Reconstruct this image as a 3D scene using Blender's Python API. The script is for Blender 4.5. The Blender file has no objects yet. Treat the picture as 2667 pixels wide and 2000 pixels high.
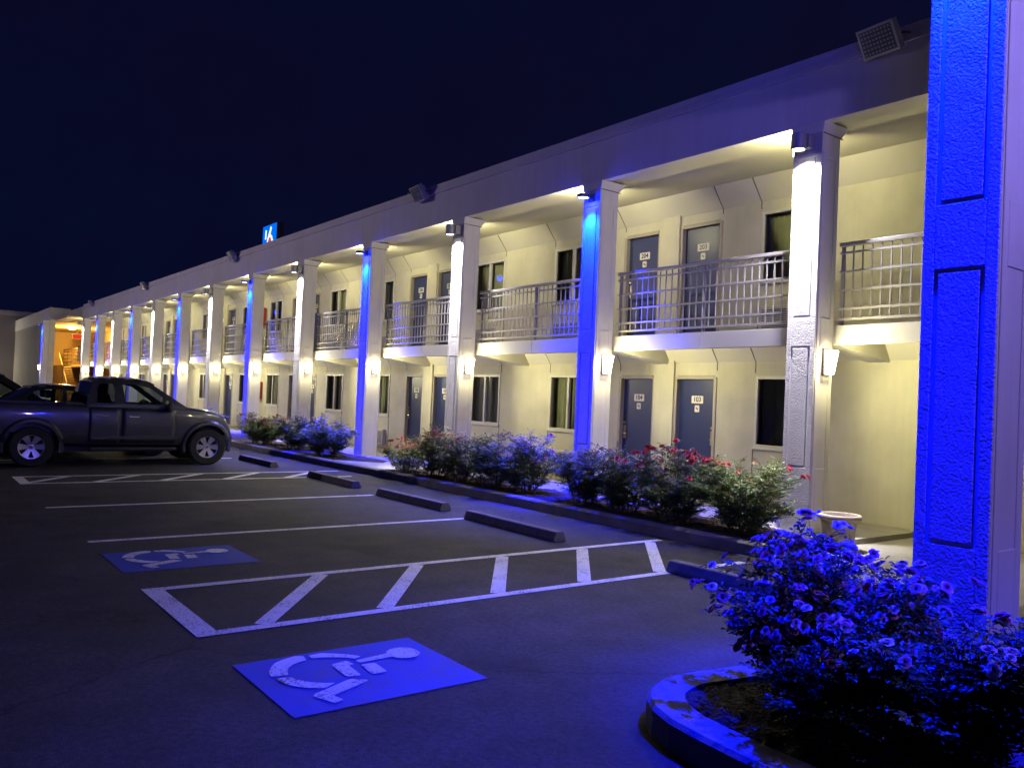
import bpy, bmesh, math, random
import numpy as np
from mathutils import Vector, Matrix
rnd = random.Random(7)
C = bpy.context.scene.collection
sc = bpy.context.scene
rad = math.radians

# ------------------------------------------------------------------ materials
MATS = {}
def nodes_of(name):
    m = bpy.data.materials.new(name); m.use_nodes = True
    nt = m.node_tree; nt.nodes.clear()
    return m, nt, nt.nodes, nt.links
def pbr(name, col, rough=.6, metal=0., spec=.5, var=0., vscale=6., bump=0., bscale=80., bdist=.01,
        col2=None, coat=0., emis=None, estr=0., detail=5., attr=None, trans=0.):
    m, nt, N, L = nodes_of(name)
    out = N.new('ShaderNodeOutputMaterial'); b = N.new('ShaderNodeBsdfPrincipled')
    L.new(b.outputs[0], out.inputs[0])
    b.inputs['Base Color'].default_value = (*col, 1); b.inputs['Roughness'].default_value = rough
    b.inputs['Metallic'].default_value = metal; b.inputs['Specular IOR Level'].default_value = spec
    b.inputs['Coat Weight'].default_value = coat; b.inputs['Coat Roughness'].default_value = .04
    if emis: b.inputs['Emission Color'].default_value = (*emis, 1); b.inputs['Emission Strength'].default_value = estr
    tc = N.new('ShaderNodeTexCoord')
    if var > 0:
        n = N.new('ShaderNodeTexNoise'); n.inputs['Scale'].default_value = vscale; n.inputs['Detail'].default_value = detail
        L.new(tc.outputs['Object'], n.inputs['Vector'])
        r = N.new('ShaderNodeMapRange'); r.inputs[1].default_value = .3; r.inputs[2].default_value = .7
        L.new(n.outputs[0], r.inputs[0])
        mx = N.new('ShaderNodeMix'); mx.data_type = 'RGBA'
        c2 = col2 if col2 else tuple(c*(1-var) for c in col)
        mx.inputs[6].default_value = (*col, 1); mx.inputs[7].default_value = (*c2, 1)
        L.new(r.outputs[0], mx.inputs[0]); L.new(mx.outputs[2], b.inputs['Base Color'])
    if attr:
        a = N.new('ShaderNodeAttribute'); a.attribute_name = attr
        L.new(a.outputs['Color'], b.inputs['Base Color'])
        if trans > 0:
            t = N.new('ShaderNodeBsdfTranslucent'); L.new(a.outputs['Color'], t.inputs[0])
            ms = N.new('ShaderNodeMixShader'); ms.inputs[0].default_value = trans
            L.new(b.outputs[0], ms.inputs[1]); L.new(t.outputs[0], ms.inputs[2]); L.new(ms.outputs[0], out.inputs[0])
    if bump > 0:
        n = N.new('ShaderNodeTexNoise'); n.inputs['Scale'].default_value = bscale; n.inputs['Detail'].default_value = 4.
        L.new(tc.outputs['Object'], n.inputs['Vector'])
        bp = N.new('ShaderNodeBump'); bp.inputs['Strength'].default_value = bump; bp.inputs['Distance'].default_value = bdist
        L.new(n.outputs[0], bp.inputs['Height']); L.new(bp.outputs[0], b.inputs['Normal'])
    MATS[name] = m
    return m
def emit(name, col, s):
    m, nt, N, L = nodes_of(name)
    out = N.new('ShaderNodeOutputMaterial'); e = N.new('ShaderNodeEmission')
    e.inputs[0].default_value = (*col, 1); e.inputs[1].default_value = s
    L.new(e.outputs[0], out.inputs[0]); MATS[name] = m; return m
def glass(name, tint, rough=.03):
    m, nt, N, L = nodes_of(name)
    out = N.new('ShaderNodeOutputMaterial'); g = N.new('ShaderNodeBsdfGlossy'); t = N.new('ShaderNodeBsdfTransparent')
    g.inputs['Roughness'].default_value = rough; t.inputs[0].default_value = (*tint, 1)
    f = N.new('ShaderNodeFresnel'); f.inputs[0].default_value = 1.5
    ms = N.new('ShaderNodeMixShader'); L.new(f.outputs[0], ms.inputs[0]); L.new(t.outputs[0], ms.inputs[1]); L.new(g.outputs[0], ms.inputs[2])
    L.new(ms.outputs[0], out.inputs[0]); MATS[name] = m; return m

pbr('stucco_wall', (.64, .61, .45), .8, var=.20, vscale=1.7, bump=.25, bscale=140, bdist=.004)
pbr('pillar_stucco', (.53, .515, .48), .75, var=.12, vscale=5, bump=.75, bscale=70, bdist=.016)
pbr('pillar_side', (.66, .63, .57), .6, var=.06, vscale=2.5, bump=.12, bscale=60, bdist=.004)
pbr('trim_paint', (.64, .61, .58), .6, var=.06, vscale=1.5, bump=.1, bscale=90, bdist=.003)
pbr('fascia_paint', (.64, .60, .61), .65, var=.10, vscale=1.1, bump=.1, bscale=60, bdist=.004)
pbr('ceiling_paint', (.62, .59, .48), .8, var=.08, vscale=1.3, bump=.15, bscale=120, bdist=.003)
pbr('seam_dark', (.16, .14, .09), .8)
pbr('roof_felt', (.08, .08, .09), .9, var=.3)
pbr('door_blue', (.023, .036, .105), .38, var=.10, vscale=1.5, bump=.05, bscale=200, bdist=.001)
pbr('door_frame', (.38, .33, .24), .5, var=.08)
pbr('brass', (.45, .38, .25), .3, metal=1.)
pbr('plate_cream', (.78, .74, .62), .45)
pbr('ink_black', (.012, .012, .014), .5)
pbr('window_frame', (.62, .60, .52), .4)
pbr('curtain', (.62, .63, .47), .9, var=.2, vscale=3)
pbr('room_dark', (.02, .02, .02), .9)
glass('window_glass', (.78, .80, .74))
pbr('rail_metal', (.37, .35, .35), .42, var=.08, vscale=8, bump=.05, bscale=150, bdist=.001)
pbr('ac_paint', (.62, .60, .50), .5, var=.08)
pbr('ac_dark', (.09, .085, .08), .6)
pbr('red_paint', (.45, .03, .025), .35)
pbr('fixture_metal', (.16, .14, .13), .4, metal=.6)
pbr('fixture_blue', (.03, .04, .10), .35, metal=.4)
pbr('fixture_grey', (.34, .33, .33), .45, metal=.3)
pbr('lens_dark', (.10, .10, .12), .15)
pbr('concrete', (.33, .31, .27), .85, var=.22, vscale=3, bump=.35, bscale=120, bdist=.004)
pbr('kerb_concrete', (.22, .205, .18), .9, var=.4, vscale=5, bump=.6, bscale=90, bdist=.008)
pbr('mulch', (.060, .035, .022), .95, var=.6, vscale=30, bump=1., bscale=45, bdist=.05)
pbr('rubber_stop', (.15, .135, .125), .85, var=.35, vscale=12, bump=.4, bscale=120, bdist=.004)
pbr('stem', (.10, .07, .035), .8)
pbr('leaf', (.05, .09, .03), .45, attr='tint', trans=.22, spec=.45)
pbr('petal', (.6, .05, .08), .55, attr='tint', trans=.28, spec=.3)
pbr('terracotta', (.50, .42, .33), .75, var=.15, vscale=6, bump=.2, bscale=80, bdist=.003)
pbr('truck_paint', (.060, .061, .058), .34, metal=.35, coat=.7, var=.15, vscale=3)
pbr('sedan_paint', (.035, .035, .045), .3, metal=.4, coat=.8)
pbr('suv_paint', (.020, .020, .024), .3, metal=.3, coat=.8)
pbr('black_plastic', (.018, .018, .019), .55, bump=.2, bscale=300, bdist=.001)
pbr('tyre', (.015, .015, .015), .85, bump=.4, bscale=90, bdist=.004)
pbr('alloy', (.62, .61, .60), .28, metal=.9)
pbr('chrome', (.75, .75, .75), .12, metal=1.)
pbr('headlight_lens', (.45, .42, .42), .08, coat=1.)
pbr('amber', (.5, .12, .03), .2)
pbr('tail_red', (.35, .01, .01), .15, coat=1.)
pbr('seat_cloth', (.035, .034, .034), .9)
glass('car_glass', (.55, .62, .58), .02)
glass('tinted_glass', (.16, .18, .17), .02)
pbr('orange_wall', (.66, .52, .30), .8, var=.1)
pbr('brown_wall', (.30, .21, .12), .85, var=.2)
pbr('grey_wing', (.30, .27, .28), .8, var=.15, vscale=.5)
emit('lamp_white', (1, .93, .80), 14.)
emit('lamp_blue', (.35, .45, 1), 14.)
emit('sconce_glow', (1, .88, .55), 16.)
emit('sodium_glow', (1, .62, .16), 14.)
emit('exit_red', (1, .08, .03), .7)
emit('sign_blue', (.0, .16, .95), 1.05)
emit('sign_white', (.82, 1, 1), 1.3)
emit('sign_red', (.9, .06, .02), .9)
emit('far_lamp', (1, 1, 1), 6)

def lumpy(name):
    m = MATS[name]; nt = m.node_tree; N, L = nt.nodes, nt.links
    b = [n for n in N if n.type == 'BSDF_PRINCIPLED'][0]; bp = [n for n in N if n.type == 'BUMP'][0]; tc = [n for n in N if n.type == 'TEX_COORD'][0]
    n1 = N.new('ShaderNodeTexNoise'); n1.inputs['Scale'].default_value = 58; n1.inputs['Detail'].default_value = 7; n1.inputs['Roughness'].default_value = .62; n1.inputs['Distortion'].default_value = .4
    v = N.new('ShaderNodeTexVoronoi'); v.feature = 'SMOOTH_F1'; v.inputs['Scale'].default_value = 75; v.inputs['Smoothness'].default_value = .6
    n2 = N.new('ShaderNodeTexNoise'); n2.inputs['Scale'].default_value = 7; n2.inputs['Detail'].default_value = 3
    for q in (n1, v, n2): L.new(tc.outputs['Object'], q.inputs['Vector'])
    a = N.new('ShaderNodeMath'); a.operation = 'MULTIPLY_ADD'; a.inputs[1].default_value = -.7; L.new(v.outputs['Distance'], a.inputs[0]); L.new(n1.outputs[0], a.inputs[2])
    c = N.new('ShaderNodeMath'); c.operation = 'MULTIPLY_ADD'; c.inputs[1].default_value = 1.2; L.new(n2.outputs[0], c.inputs[0]); L.new(a.outputs[0], c.inputs[2])
    L.new(c.outputs[0], bp.inputs['Height']); bp.inputs['Distance'].default_value = .013
lumpy('pillar_stucco')
def streaks(name, amt=.75):
    m = MATS[name]; nt = m.node_tree; N, L = nt.nodes, nt.links
    b = [n for n in N if n.type == 'BSDF_PRINCIPLED'][0]; tc = [n for n in N if n.type == 'TEX_COORD'][0]
    src = b.inputs['Base Color'].links[0].from_socket
    mp = N.new('ShaderNodeMapping'); mp.inputs['Scale'].default_value = (5, 5, .35); L.new(tc.outputs['Object'], mp.inputs[0])
    n = N.new('ShaderNodeTexNoise'); n.inputs['Scale'].default_value = 1.6; n.inputs['Detail'].default_value = 6; n.inputs['Roughness'].default_value = .65; L.new(mp.outputs[0], n.inputs['Vector'])
    r = N.new('ShaderNodeMapRange'); r.inputs[1].default_value = .42; r.inputs[2].default_value = .72; r.inputs[3].default_value = 1.; r.inputs[4].default_value = amt; L.new(n.outputs[0], r.inputs[0])
    mx = N.new('ShaderNodeMix'); mx.data_type = 'RGBA'; mx.blend_type = 'MULTIPLY'; mx.inputs[0].default_value = 1.; L.new(src, mx.inputs[6]); L.new(r.outputs[0], mx.inputs[7]); L.new(mx.outputs[2], b.inputs['Base Color'])
streaks('stucco_wall', .93); streaks('fascia_paint', .92); streaks('pillar_side', .93); streaks('pillar_stucco', .9)
def mat_asphalt():
    m, nt, N, L = nodes_of('asphalt')
    out = N.new('ShaderNodeOutputMaterial'); b = N.new('ShaderNodeBsdfPrincipled'); L.new(b.outputs[0], out.inputs[0])
    tc = N.new('ShaderNodeTexCoord'); P = tc.outputs['Object']
    def noise(s, d=4., r=.55):
        n = N.new('ShaderNodeTexNoise'); n.inputs['Scale'].default_value = s; n.inputs['Detail'].default_value = d
        n.inputs['Roughness'].default_value = r; L.new(P, n.inputs['Vector']); return n.outputs[0]
    big = noise(.45, 6, .65); mid = noise(2.6, 5, .6); fine = noise(140, 3, .6); agg = N.new('ShaderNodeTexVoronoi')
    agg.inputs['Scale'].default_value = 160; L.new(P, agg.inputs['Vector'])
    r1 = N.new('ShaderNodeValToRGB'); L.new(big, r1.inputs[0])
    r1.color_ramp.elements[0].position = .33; r1.color_ramp.elements[0].color = (.024, .023, .0225, 1)
    r1.color_ramp.elements[1].position = .68; r1.color_ramp.elements[1].color = (.062, .058, .054, 1)
    mx = N.new('ShaderNodeMix'); mx.data_type = 'RGBA'; mx.blend_type = 'MULTIPLY'; mx.inputs[0].default_value = .75
    r2 = N.new('ShaderNodeValToRGB'); L.new(mid, r2.inputs[0])
    r2.color_ramp.elements[0].position = .35; r2.color_ramp.elements[0].color = (.55, .55, .55, 1)
    r2.color_ramp.elements[1].position = .65; r2.color_ramp.elements[1].color = (1.1, 1.1, 1.1, 1)
    L.new(r1.outputs[0], mx.inputs[6]); L.new(r2.outputs[0], mx.inputs[7])
    mx2 = N.new('ShaderNodeMix'); mx2.data_type = 'RGBA'; mx2.blend_type = 'MULTIPLY'; mx2.inputs[0].default_value = .8
    r3 = N.new('ShaderNodeValToRGB'); L.new(fine, r3.inputs[0])
    r3.color_ramp.elements[0].position = .3; r3.color_ramp.elements[0].color = (.35, .35, .35, 1)
    r3.color_ramp.elements[1].position = .72; r3.color_ramp.elements[1].color = (1.6, 1.55, 1.5, 1)
    L.new(mx.outputs[2], mx2.inputs[6]); L.new(r3.outputs[0], mx2.inputs[7]); L.new(mx2.outputs[2], b.inputs['Base Color'])
    b.inputs['Roughness'].default_value = .78; b.inputs['Specular IOR Level'].default_value = .35
    wv = N.new('ShaderNodeTexNoise'); wv.inputs['Scale'].default_value = 1.2; wv.inputs['Detail'].default_value = 6; L.new(P, wv.inputs['Vector'])
    wa = N.new('ShaderNodeVectorMath'); wa.operation = 'MULTIPLY_ADD'; wa.inputs[1].default_value = (.9,.9,.9); L.new(wv.outputs['Color'], wa.inputs[0]); L.new(P, wa.inputs[2])
    vc = N.new('ShaderNodeTexVoronoi'); vc.feature = 'DISTANCE_TO_EDGE'; vc.inputs['Scale'].default_value = .28; L.new(wa.outputs[0], vc.inputs['Vector'])
    cr = N.new('ShaderNodeMapRange'); cr.inputs[1].default_value = .0; cr.inputs[2].default_value = .006; cr.inputs[3].default_value = .45; cr.inputs[4].default_value = 1.; L.new(vc.outputs['Distance'], cr.inputs[0])
    sp_ = noise(1.1, 3, .5); sr = N.new('ShaderNodeMapRange'); sr.inputs[1].default_value = .62; sr.inputs[2].default_value = .72; sr.inputs[3].default_value = 1.; sr.inputs[4].default_value = .55; L.new(sp_, sr.inputs[0])
    mu = N.new('ShaderNodeMath'); mu.operation = 'MULTIPLY'; L.new(cr.outputs[0], mu.inputs[0]); L.new(sr.outputs[0], mu.inputs[1])
    gr = noise(26, 6, .75); g2 = N.new('ShaderNodeMapRange'); g2.inputs[1].default_value = .3; g2.inputs[2].default_value = .7; g2.inputs[3].default_value = .38; g2.inputs[4].default_value = 1.75; L.new(gr, g2.inputs[0])
    mu2 = N.new('ShaderNodeMath'); mu2.operation = 'MULTIPLY'; L.new(mu.outputs[0], mu2.inputs[0]); L.new(g2.outputs[0], mu2.inputs[1])
    mx3 = N.new('ShaderNodeMix'); mx3.data_type = 'RGBA'; mx3.blend_type = 'MULTIPLY'; mx3.inputs[0].default_value = 1.; L.new(mx2.outputs[2], mx3.inputs[6]); L.new(mu2.outputs[0], mx3.inputs[7]); L.new(mx3.outputs[2], b.inputs['Base Color'])
    ad = N.new('ShaderNodeMath'); ad.operation = 'ADD'; L.new(fine, ad.inputs[0]); L.new(agg.outputs['Distance'], ad.inputs[1])
    bp = N.new('ShaderNodeBump'); bp.inputs['Strength'].default_value = .7; bp.inputs['Distance'].default_value = .006
    L.new(ad.outputs[0], bp.inputs['Height']); L.new(bp.outputs[0], b.inputs['Normal'])
    MATS['asphalt'] = m
mat_asphalt()
def mat_paint(name, col, wear=.62):
    # road paint: worn through to the asphalt in small specks and patches
    m, nt, N, L = nodes_of(name)
    out = N.new('ShaderNodeOutputMaterial'); b = N.new('ShaderNodeBsdfPrincipled'); L.new(b.outputs[0], out.inputs[0])
    tc = N.new('ShaderNodeTexCoord')
    n = N.new('ShaderNodeTexNoise'); n.inputs['Scale'].default_value = 55; n.inputs['Detail'].default_value = 6; L.new(tc.outputs['Object'], n.inputs['Vector'])
    n2 = N.new('ShaderNodeTexNoise'); n2.inputs['Scale'].default_value = 4; n2.inputs['Detail'].default_value = 5; L.new(tc.outputs['Object'], n2.inputs['Vector'])
    ad = N.new('ShaderNodeMath'); ad.operation = 'MULTIPLY_ADD'; ad.inputs[1].default_value = .5; L.new(n2.outputs[0], ad.inputs[0]); L.new(n.outputs[0], ad.inputs[2])
    r = N.new('ShaderNodeValToRGB'); L.new(ad.outputs[0], r.inputs[0])
    r.color_ramp.elements[0].position = wear; r.color_ramp.elements[0].color = (*col, 1)
    r.color_ramp.elements[1].position = wear+.42; r.color_ramp.elements[1].color = (.07, .065, .06, 1)
    L.new(r.outputs[0], b.inputs['Base Color']); b.inputs['Roughness'].default_value = .7
    bp = N.new('ShaderNodeBump'); bp.inputs['Strength'].default_value = .5; bp.inputs['Distance'].default_value = .004
    L.new(n.outputs[0], bp.inputs['Height']); L.new(bp.outputs[0], b.inputs['Normal'])
    MATS[name] = m
mat_paint('white_paint', (.76, .75, .72), .76); mat_paint('blue_paint', (.008, .040, .38), .76)

# ------------------------------------------------------------------ helpers
class MB:
    def __init__(s): s.v = []; s.f = []; s.m = []; s.mats = []
    def mi(s, name):
        if name not in s.mats: s.mats.append(name)
        return s.mats.index(name)
    def poly(s, pts, mat):
        i = len(s.v); s.v += [tuple(p) for p in pts]; s.f.append(tuple(range(i, i+len(pts)))); s.m.append(s.mi(mat))
    def box(s, x0, x1, y0, y1, z0, z1, mat):
        s.hexa([(x0,y0,z0),(x1,y0,z0),(x1,y1,z0),(x0,y1,z0),(x0,y0,z1),(x1,y0,z1),(x1,y1,z1),(x0,y1,z1)], mat)
    def hexa(s, p, mat):
        i = len(s.v); s.v += [tuple(q) for q in p]; k = s.mi(mat)
        for f in ((0,3,2,1),(4,5,6,7),(0,1,5,4),(1,2,6,5),(2,3,7,6),(3,0,4,7)):
            s.f.append(tuple(i+a for a in f)); s.m.append(k)
    def prism(s, pts, ax, a, b, mat):
        # pts: 2D polygon in the plane normal to axis ax, extruded from a to b
        def P(q, t):
            q = list(q); q.insert(ax, t); return tuple(q)
        n = len(pts); i = len(s.v); k = s.mi(mat)
        s.v += [P(q, a) for q in pts] + [P(q, b) for q in pts]
        s.f.append(tuple(i+j for j in range(n))); s.m.append(k)
        s.f.append(tuple(i+n+j for j in range(n-1, -1, -1))); s.m.append(k)
        for j in range(n):
            s.f.append((i+j, i+n+j, i+n+(j+1) % n, i+(j+1) % n)); s.m.append(k)
    def tube(s, p0, p1, r0, mat, r1=None, n=8, cap=True):
        p0 = Vector(p0); p1 = Vector(p1); r1 = r0 if r1 is None else r1
        d = (p1-p0).normalized(); a = d.orthogonal().normalized(); b = d.cross(a)
        i = len(s.v); k = s.mi(mat)
        for p, r in ((p0, r0), (p1, r1)):
            for j in range(n):
                t = 2*math.pi*j/n; s.v.append(tuple(p + r*(math.cos(t)*a + math.sin(t)*b)))
        for j in range(n):
            s.f.append((i+j, i+(j+1) % n, i+n+(j+1) % n, i+n+j)); s.m.append(k)
        if cap:
            s.f.append(tuple(i+j for j in range(n-1, -1, -1))); s.m.append(k)
            s.f.append(tuple(i+n+j for j in range(n))); s.m.append(k)
    def lathe(s, prof, mat, n=24, ax='Z', c=(0,0,0)):
        # prof: (radius, height) pairs
        i = len(s.v); k = s.mi(mat); m = len(prof)
        for j in range(n):
            t = 2*math.pi*j/n
            for r, h in prof:
                a, b = r*math.cos(t), r*math.sin(t)
                q = (a, b, h) if ax == 'Z' else (h, a, b)
                s.v.append((q[0]+c[0], q[1]+c[1], q[2]+c[2]))
        for j in range(n):
            for q in range(m-1):
                a = i+j*m+q; b = i+((j+1) % n)*m+q
                s.f.append((a, b, b+1, a+1)); s.m.append(k)
    def grid(s, P, mat):
        ny, nz = len(P), len(P[0]); i0 = len(s.v); k = s.mi(mat)
        for row in P: s.v += [tuple(q) for q in row]
        for i in range(ny-1):
            for j in range(nz-1):
                a = i0+i*nz+j; s.f.append((a, a+nz, a+nz+1, a+1)); s.m.append(k)
    def build(s, name, parent=None, loc=(0,0,0), smooth=False, bevel=0., angle=35):
        me = bpy.data.meshes.new(name); me.from_pydata(s.v, [], s.f)
        for q in s.mats: me.materials.append(MATS[q])
        if len(s.mats) > 1: me.polygons.foreach_set('material_index', s.m)
        bm = bmesh.new(); bm.from_mesh(me); bmesh.ops.recalc_face_normals(bm, faces=bm.faces); bm.to_mesh(me); bm.free()
        if smooth:
            me.polygons.foreach_set('use_smooth', [True]*len(me.polygons)); me.set_sharp_from_angle(angle=rad(angle))
        me.update()
        o = bpy.data.objects.new(name, me); C.objects.link(o); o.location = loc
        if parent: o.parent = parent
        if bevel:
            md = o.modifiers.new('bevel', 'BEVEL'); md.width = bevel; md.segments = 2; md.limit_method = 'ANGLE'
        return o
def tag(o, label=None, cat=None, group=None, kind=None):
    if label: o['label'] = label
    if cat: o['category'] = cat
    if group: o['group'] = group
    if kind: o['kind'] = kind
    return o
def empty(name, loc=(0,0,0), rz=0.):
    o = bpy.data.objects.new(name, None); C.objects.link(o); o.location = loc; o.rotation_euler = (0,0,rz); o.empty_display_size = .2
    return o
def kids(o): return [c for c in bpy.data.objects if c.parent == o]
def copy_tree(o, parent=None):
    c = o.copy(); C.objects.link(c); c.parent = parent
    for k in ('label',):
        if parent is None and k in c: del c[k]
    for ch in kids(o): copy_tree(ch, c)
    return c
def one(fn, name, parent=None, **kw):
    m = MB(); fn(m); return m.build(name, parent, **kw)
def boxobj(name, parent, mat, *b, bevel=0.):
    m = MB(); m.box(*b, mat); return m.build(name, parent, bevel=bevel)
def text_mesh(txt, size, mat, name, parent, loc, rot, extrude=.002, bold=.02):
    cu = bpy.data.curves.new('t', 'FONT'); cu.body = txt; cu.size = size; cu.align_x = 'CENTER'; cu.align_y = 'CENTER'
    cu.extrude = extrude; cu.offset = bold*size
    t = bpy.data.objects.new('t', cu); C.objects.link(t)
    dg = bpy.context.evaluated_depsgraph_get(); me = bpy.data.meshes.new_from_object(t.evaluated_get(dg))
    bpy.data.objects.remove(t); bpy.data.curves.remove(cu)
    me.materials.clear(); me.materials.append(MATS[mat])
    o = bpy.data.objects.new(name, me); C.objects.link(o); o.location = loc; o.rotation_euler = rot; o.parent = parent
    return o
def light(kind, name, parent, loc, power, col, rot=(0,0,0), radius=.05, angle=None, blend=.3):
    d = bpy.data.lights.new(name, kind); d.energy = power; d.color = col
    if kind != 'AREA': d.shadow_soft_size = radius
    if kind == 'SPOT': d.spot_size = rad(angle); d.spot_blend = blend
    o = bpy.data.objects.new(name, d); C.objects.link(o); o.location = loc; o.rotation_euler = rot
    if parent: o.parent = parent
    return o
ORD = ['zeroth','first','second','third','fourth','fifth','sixth','seventh','eighth','ninth','tenth','eleventh','twelfth','thirteenth','fourteenth']

# ------------------------------------------------------------------ camera
yaw, pit, rol, H = rad(-52.85010), rad(1.07989), rad(2.52891), 1.60063
fw = Vector((math.sin(yaw)*math.cos(pit), math.cos(yaw)*math.cos(pit), math.sin(pit)))
r0 = Vector((math.cos(yaw), -math.sin(yaw), 0)); u0 = r0.cross(fw)
rr = math.cos(rol)*r0 + math.sin(rol)*u0; uu = -math.sin(rol)*r0 + math.cos(rol)*u0
cam = bpy.data.cameras.new('camera'); co = bpy.data.objects.new('camera', cam); C.objects.link(co)
M = Matrix((( rr.x, uu.x, -fw.x, 0), (rr.y, uu.y, -fw.y, 0), (rr.z, uu.z, -fw.z, H), (0,0,0,1)))
co.matrix_world = M
cam.sensor_width = 36; cam.lens = 36*2.15282/2.667; cam.clip_end = 2000; cam.clip_start = .05
sc.camera = co

# ------------------------------------------------------------------ world and tone
w = bpy.data.worlds.new('World'); sc.world = w; w.use_nodes = True
N = w.node_tree.nodes; L = w.node_tree.links; N.clear()
wo = N.new('ShaderNodeOutputWorld'); bg = N.new('ShaderNodeBackground')
sky = N.new('ShaderNodeTexSky'); sky.sky_type = 'NISHITA'; sky.sun_disc = False
sky.sun_elevation = rad(-4.); sky.sun_rotation = rad(40); sky.air_density = 1.; sky.dust_density = .4; sky.ozone_density = 3.
tint = N.new('ShaderNodeMix'); tint.data_type = 'RGBA'; tint.blend_type = 'ADD'; tint.inputs[0].default_value = 1.
tint.inputs[7].default_value = (.020, .028, .19, 1)
wtc = N.new('ShaderNodeTexCoord'); wn = N.new('ShaderNodeTexNoise'); wn.inputs['Scale'].default_value = 2.2; wn.inputs['Detail'].default_value = 5; wn.inputs['Roughness'].default_value = .6
L.new(wtc.outputs['Generated'], wn.inputs['Vector'])
wr = N.new('ShaderNodeValToRGB'); wr.color_ramp.elements[0].position = .32; wr.color_ramp.elements[0].color = (.032, .018, .135, 1); wr.color_ramp.elements[1].position = .68; wr.color_ramp.elements[1].color = (.012, .036, .21, 1)
L.new(wn.outputs[0], wr.inputs[0]); L.new(wr.outputs[0], tint.inputs[7])
L.new(sky.outputs[0], tint.inputs[6]); L.new(tint.outputs[2], bg.inputs[0]); bg.inputs[1].default_value = .10
L.new(bg.outputs[0], wo.inputs[0])
sc.view_settings.view_transform = 'Standard'; sc.view_settings.look = 'None'; sc.view_settings.gamma = 1; sc.view_settings.exposure = 0
sc.cycles.use_denoising = True; sc.cycles.max_bounces = 6; sc.cycles.transparent_max_bounces = 12
sc.cycles.sample_clamp_indirect = 6; sc.cycles.caustics_reflective = False; sc.cycles.caustics_refractive = False

# ------------------------------------------------------------------ key dimensions
PX, PY, ZT, S = -5.90, 9.143, 5.234, 4.0      # first pillar (right edge, front face), pillar height, spacing
PW, PD = .405, .40
NP = 13
YW = 11.0                                      # room wall
YS = 9.59                                      # balcony edge
XL = PX - (NP-1)*S - PW                        # left end of the main block
XR = -1.9
WALK = .10

# ------------------------------------------------------------------ ground
g = MB(); g.poly([(-400,-400,0),(400,-400,0),(400,400,0),(-400,400,0)], 'asphalt')
lot = tag(g.build('parking_lot'), kind='structure')
def strip(m, x0, y0, x1, y1, wd, mat='white_paint', z=.004):
    a = Vector((x0,y0)); b = Vector((x1,y1)); d = (b-a).normalized(); n = Vector((-d.y, d.x))*wd/2
    q = [a-n, b-n, b+n, a+n]; m.poly([(p.x, p.y, z) for p in q], mat)
def pline(x0, y0, x1, y1, wd=.10):
    m = MB(); strip(m, x0, y0, x1, y1, wd); m.build('parking_line', lot)
pline(-9.08, 1.68, -9.08, 6.22); pline(-11.68, 1.66, -11.68, 6.20); pline(-18.62, 1.7, -18.66, 6.3)
def hatch(xa, xb, y0, y1, ribs, wd=.10):
    m = MB()
    strip(m, xa, y0, xa, y1, wd); strip(m, xb, y0, xb, y1-.2, wd)
    strip(m, xa-.05, y0+.07, xb+.05, y0+.07, .15, z=.0045)
    for (ya, yb) in ribs: strip(m, xa+.05, ya, xb-.05, yb, .125, z=.0043)
    m.build('hatched_aisle', lot)
hatch(-6.79, -5.43, 1.66, 7.47, [(3.11, 2.12), (4.08, 3.05), (5.08, 4.10), (6.17, 5.06), (7.24, 6.04)])
hatch(-15.44, -14.42, 1.70, 7.38, [(2.5, 1.75), (3.6, 2.75), (4.65, 3.75), (5.7, 4.8), (6.85, 5.9)])
def rounded(pts, k=1, q=.09):
    for _ in range(k):
        o = []
        for i in range(len(pts)):
            (ax, ay), (bx, by) = pts[i], pts[(i+1) % len(pts)]
            o += [(ax+(bx-ax)*q, ay+(by-ay)*q), (ax+(bx-ax)*(1-q), ay+(by-ay)*(1-q))]
        pts = o
    return pts
GLY = [[(.314+.118*math.cos(rad(18*i)), .829+.088*math.sin(rad(18*i))) for i in range(20)][::-1]] + [rounded(p) for p in (
 [(.258,.785),(.345,.765),(.353,.56),(.298,.554)],
 [(.299,.418),(.276,.515),(.364,.522),(.367,.493),(.574,.482),(.551,.409)],
 [(.392,.548),(.4,.626),(.591,.617),(.589,.533)],
 [(.597,.414),(.678,.484),(.807,.246),(.894,.268),(.917,.213),(.746,.161)],
 [(.059,.381),(.05,.453),(.083,.492),(.131,.538),(.180,.579),(.236,.611),(.264,.568),(.220,.535),(.170,.480),(.141,.434),(.121,.377)],
 [(.029,.317),(.055,.356),(.142,.342),(.152,.305),(.180,.262),(.227,.221),(.289,.194),(.355,.18),(.33,.101),(.270,.108),(.214,.127),(.150,.158),(.096,.191),(.056,.246)],
 [(.38,.107),(.39,.174),(.44,.185),(.484,.203),(.530,.225),(.566,.255),(.598,.290),(.618,.327),(.671,.257),(.648,.220),(.621,.189),(.572,.155),(.517,.127),(.450,.112)])]
def access_symbol(x0, x1, y0, y1):
    m = MB(); m.poly([(x0,y0,.004),(x1,y0,.004),(x1,y1,.004),(x0,y1,.004)], 'blue_paint')
    for k, g_ in enumerate(GLY):
        m.poly([(x0+u*(x1-x0), y0+v*(y1-y0), .0082+(.0025 if k == 0 else 0)) for u, v in reversed(g_)], 'white_paint')
    m.build('accessible_symbol', lot)
access_symbol(-4.745, -3.835, 1.665, 2.825)
access_symbol(-8.40, -7.49, 1.67, 2.845)

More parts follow.
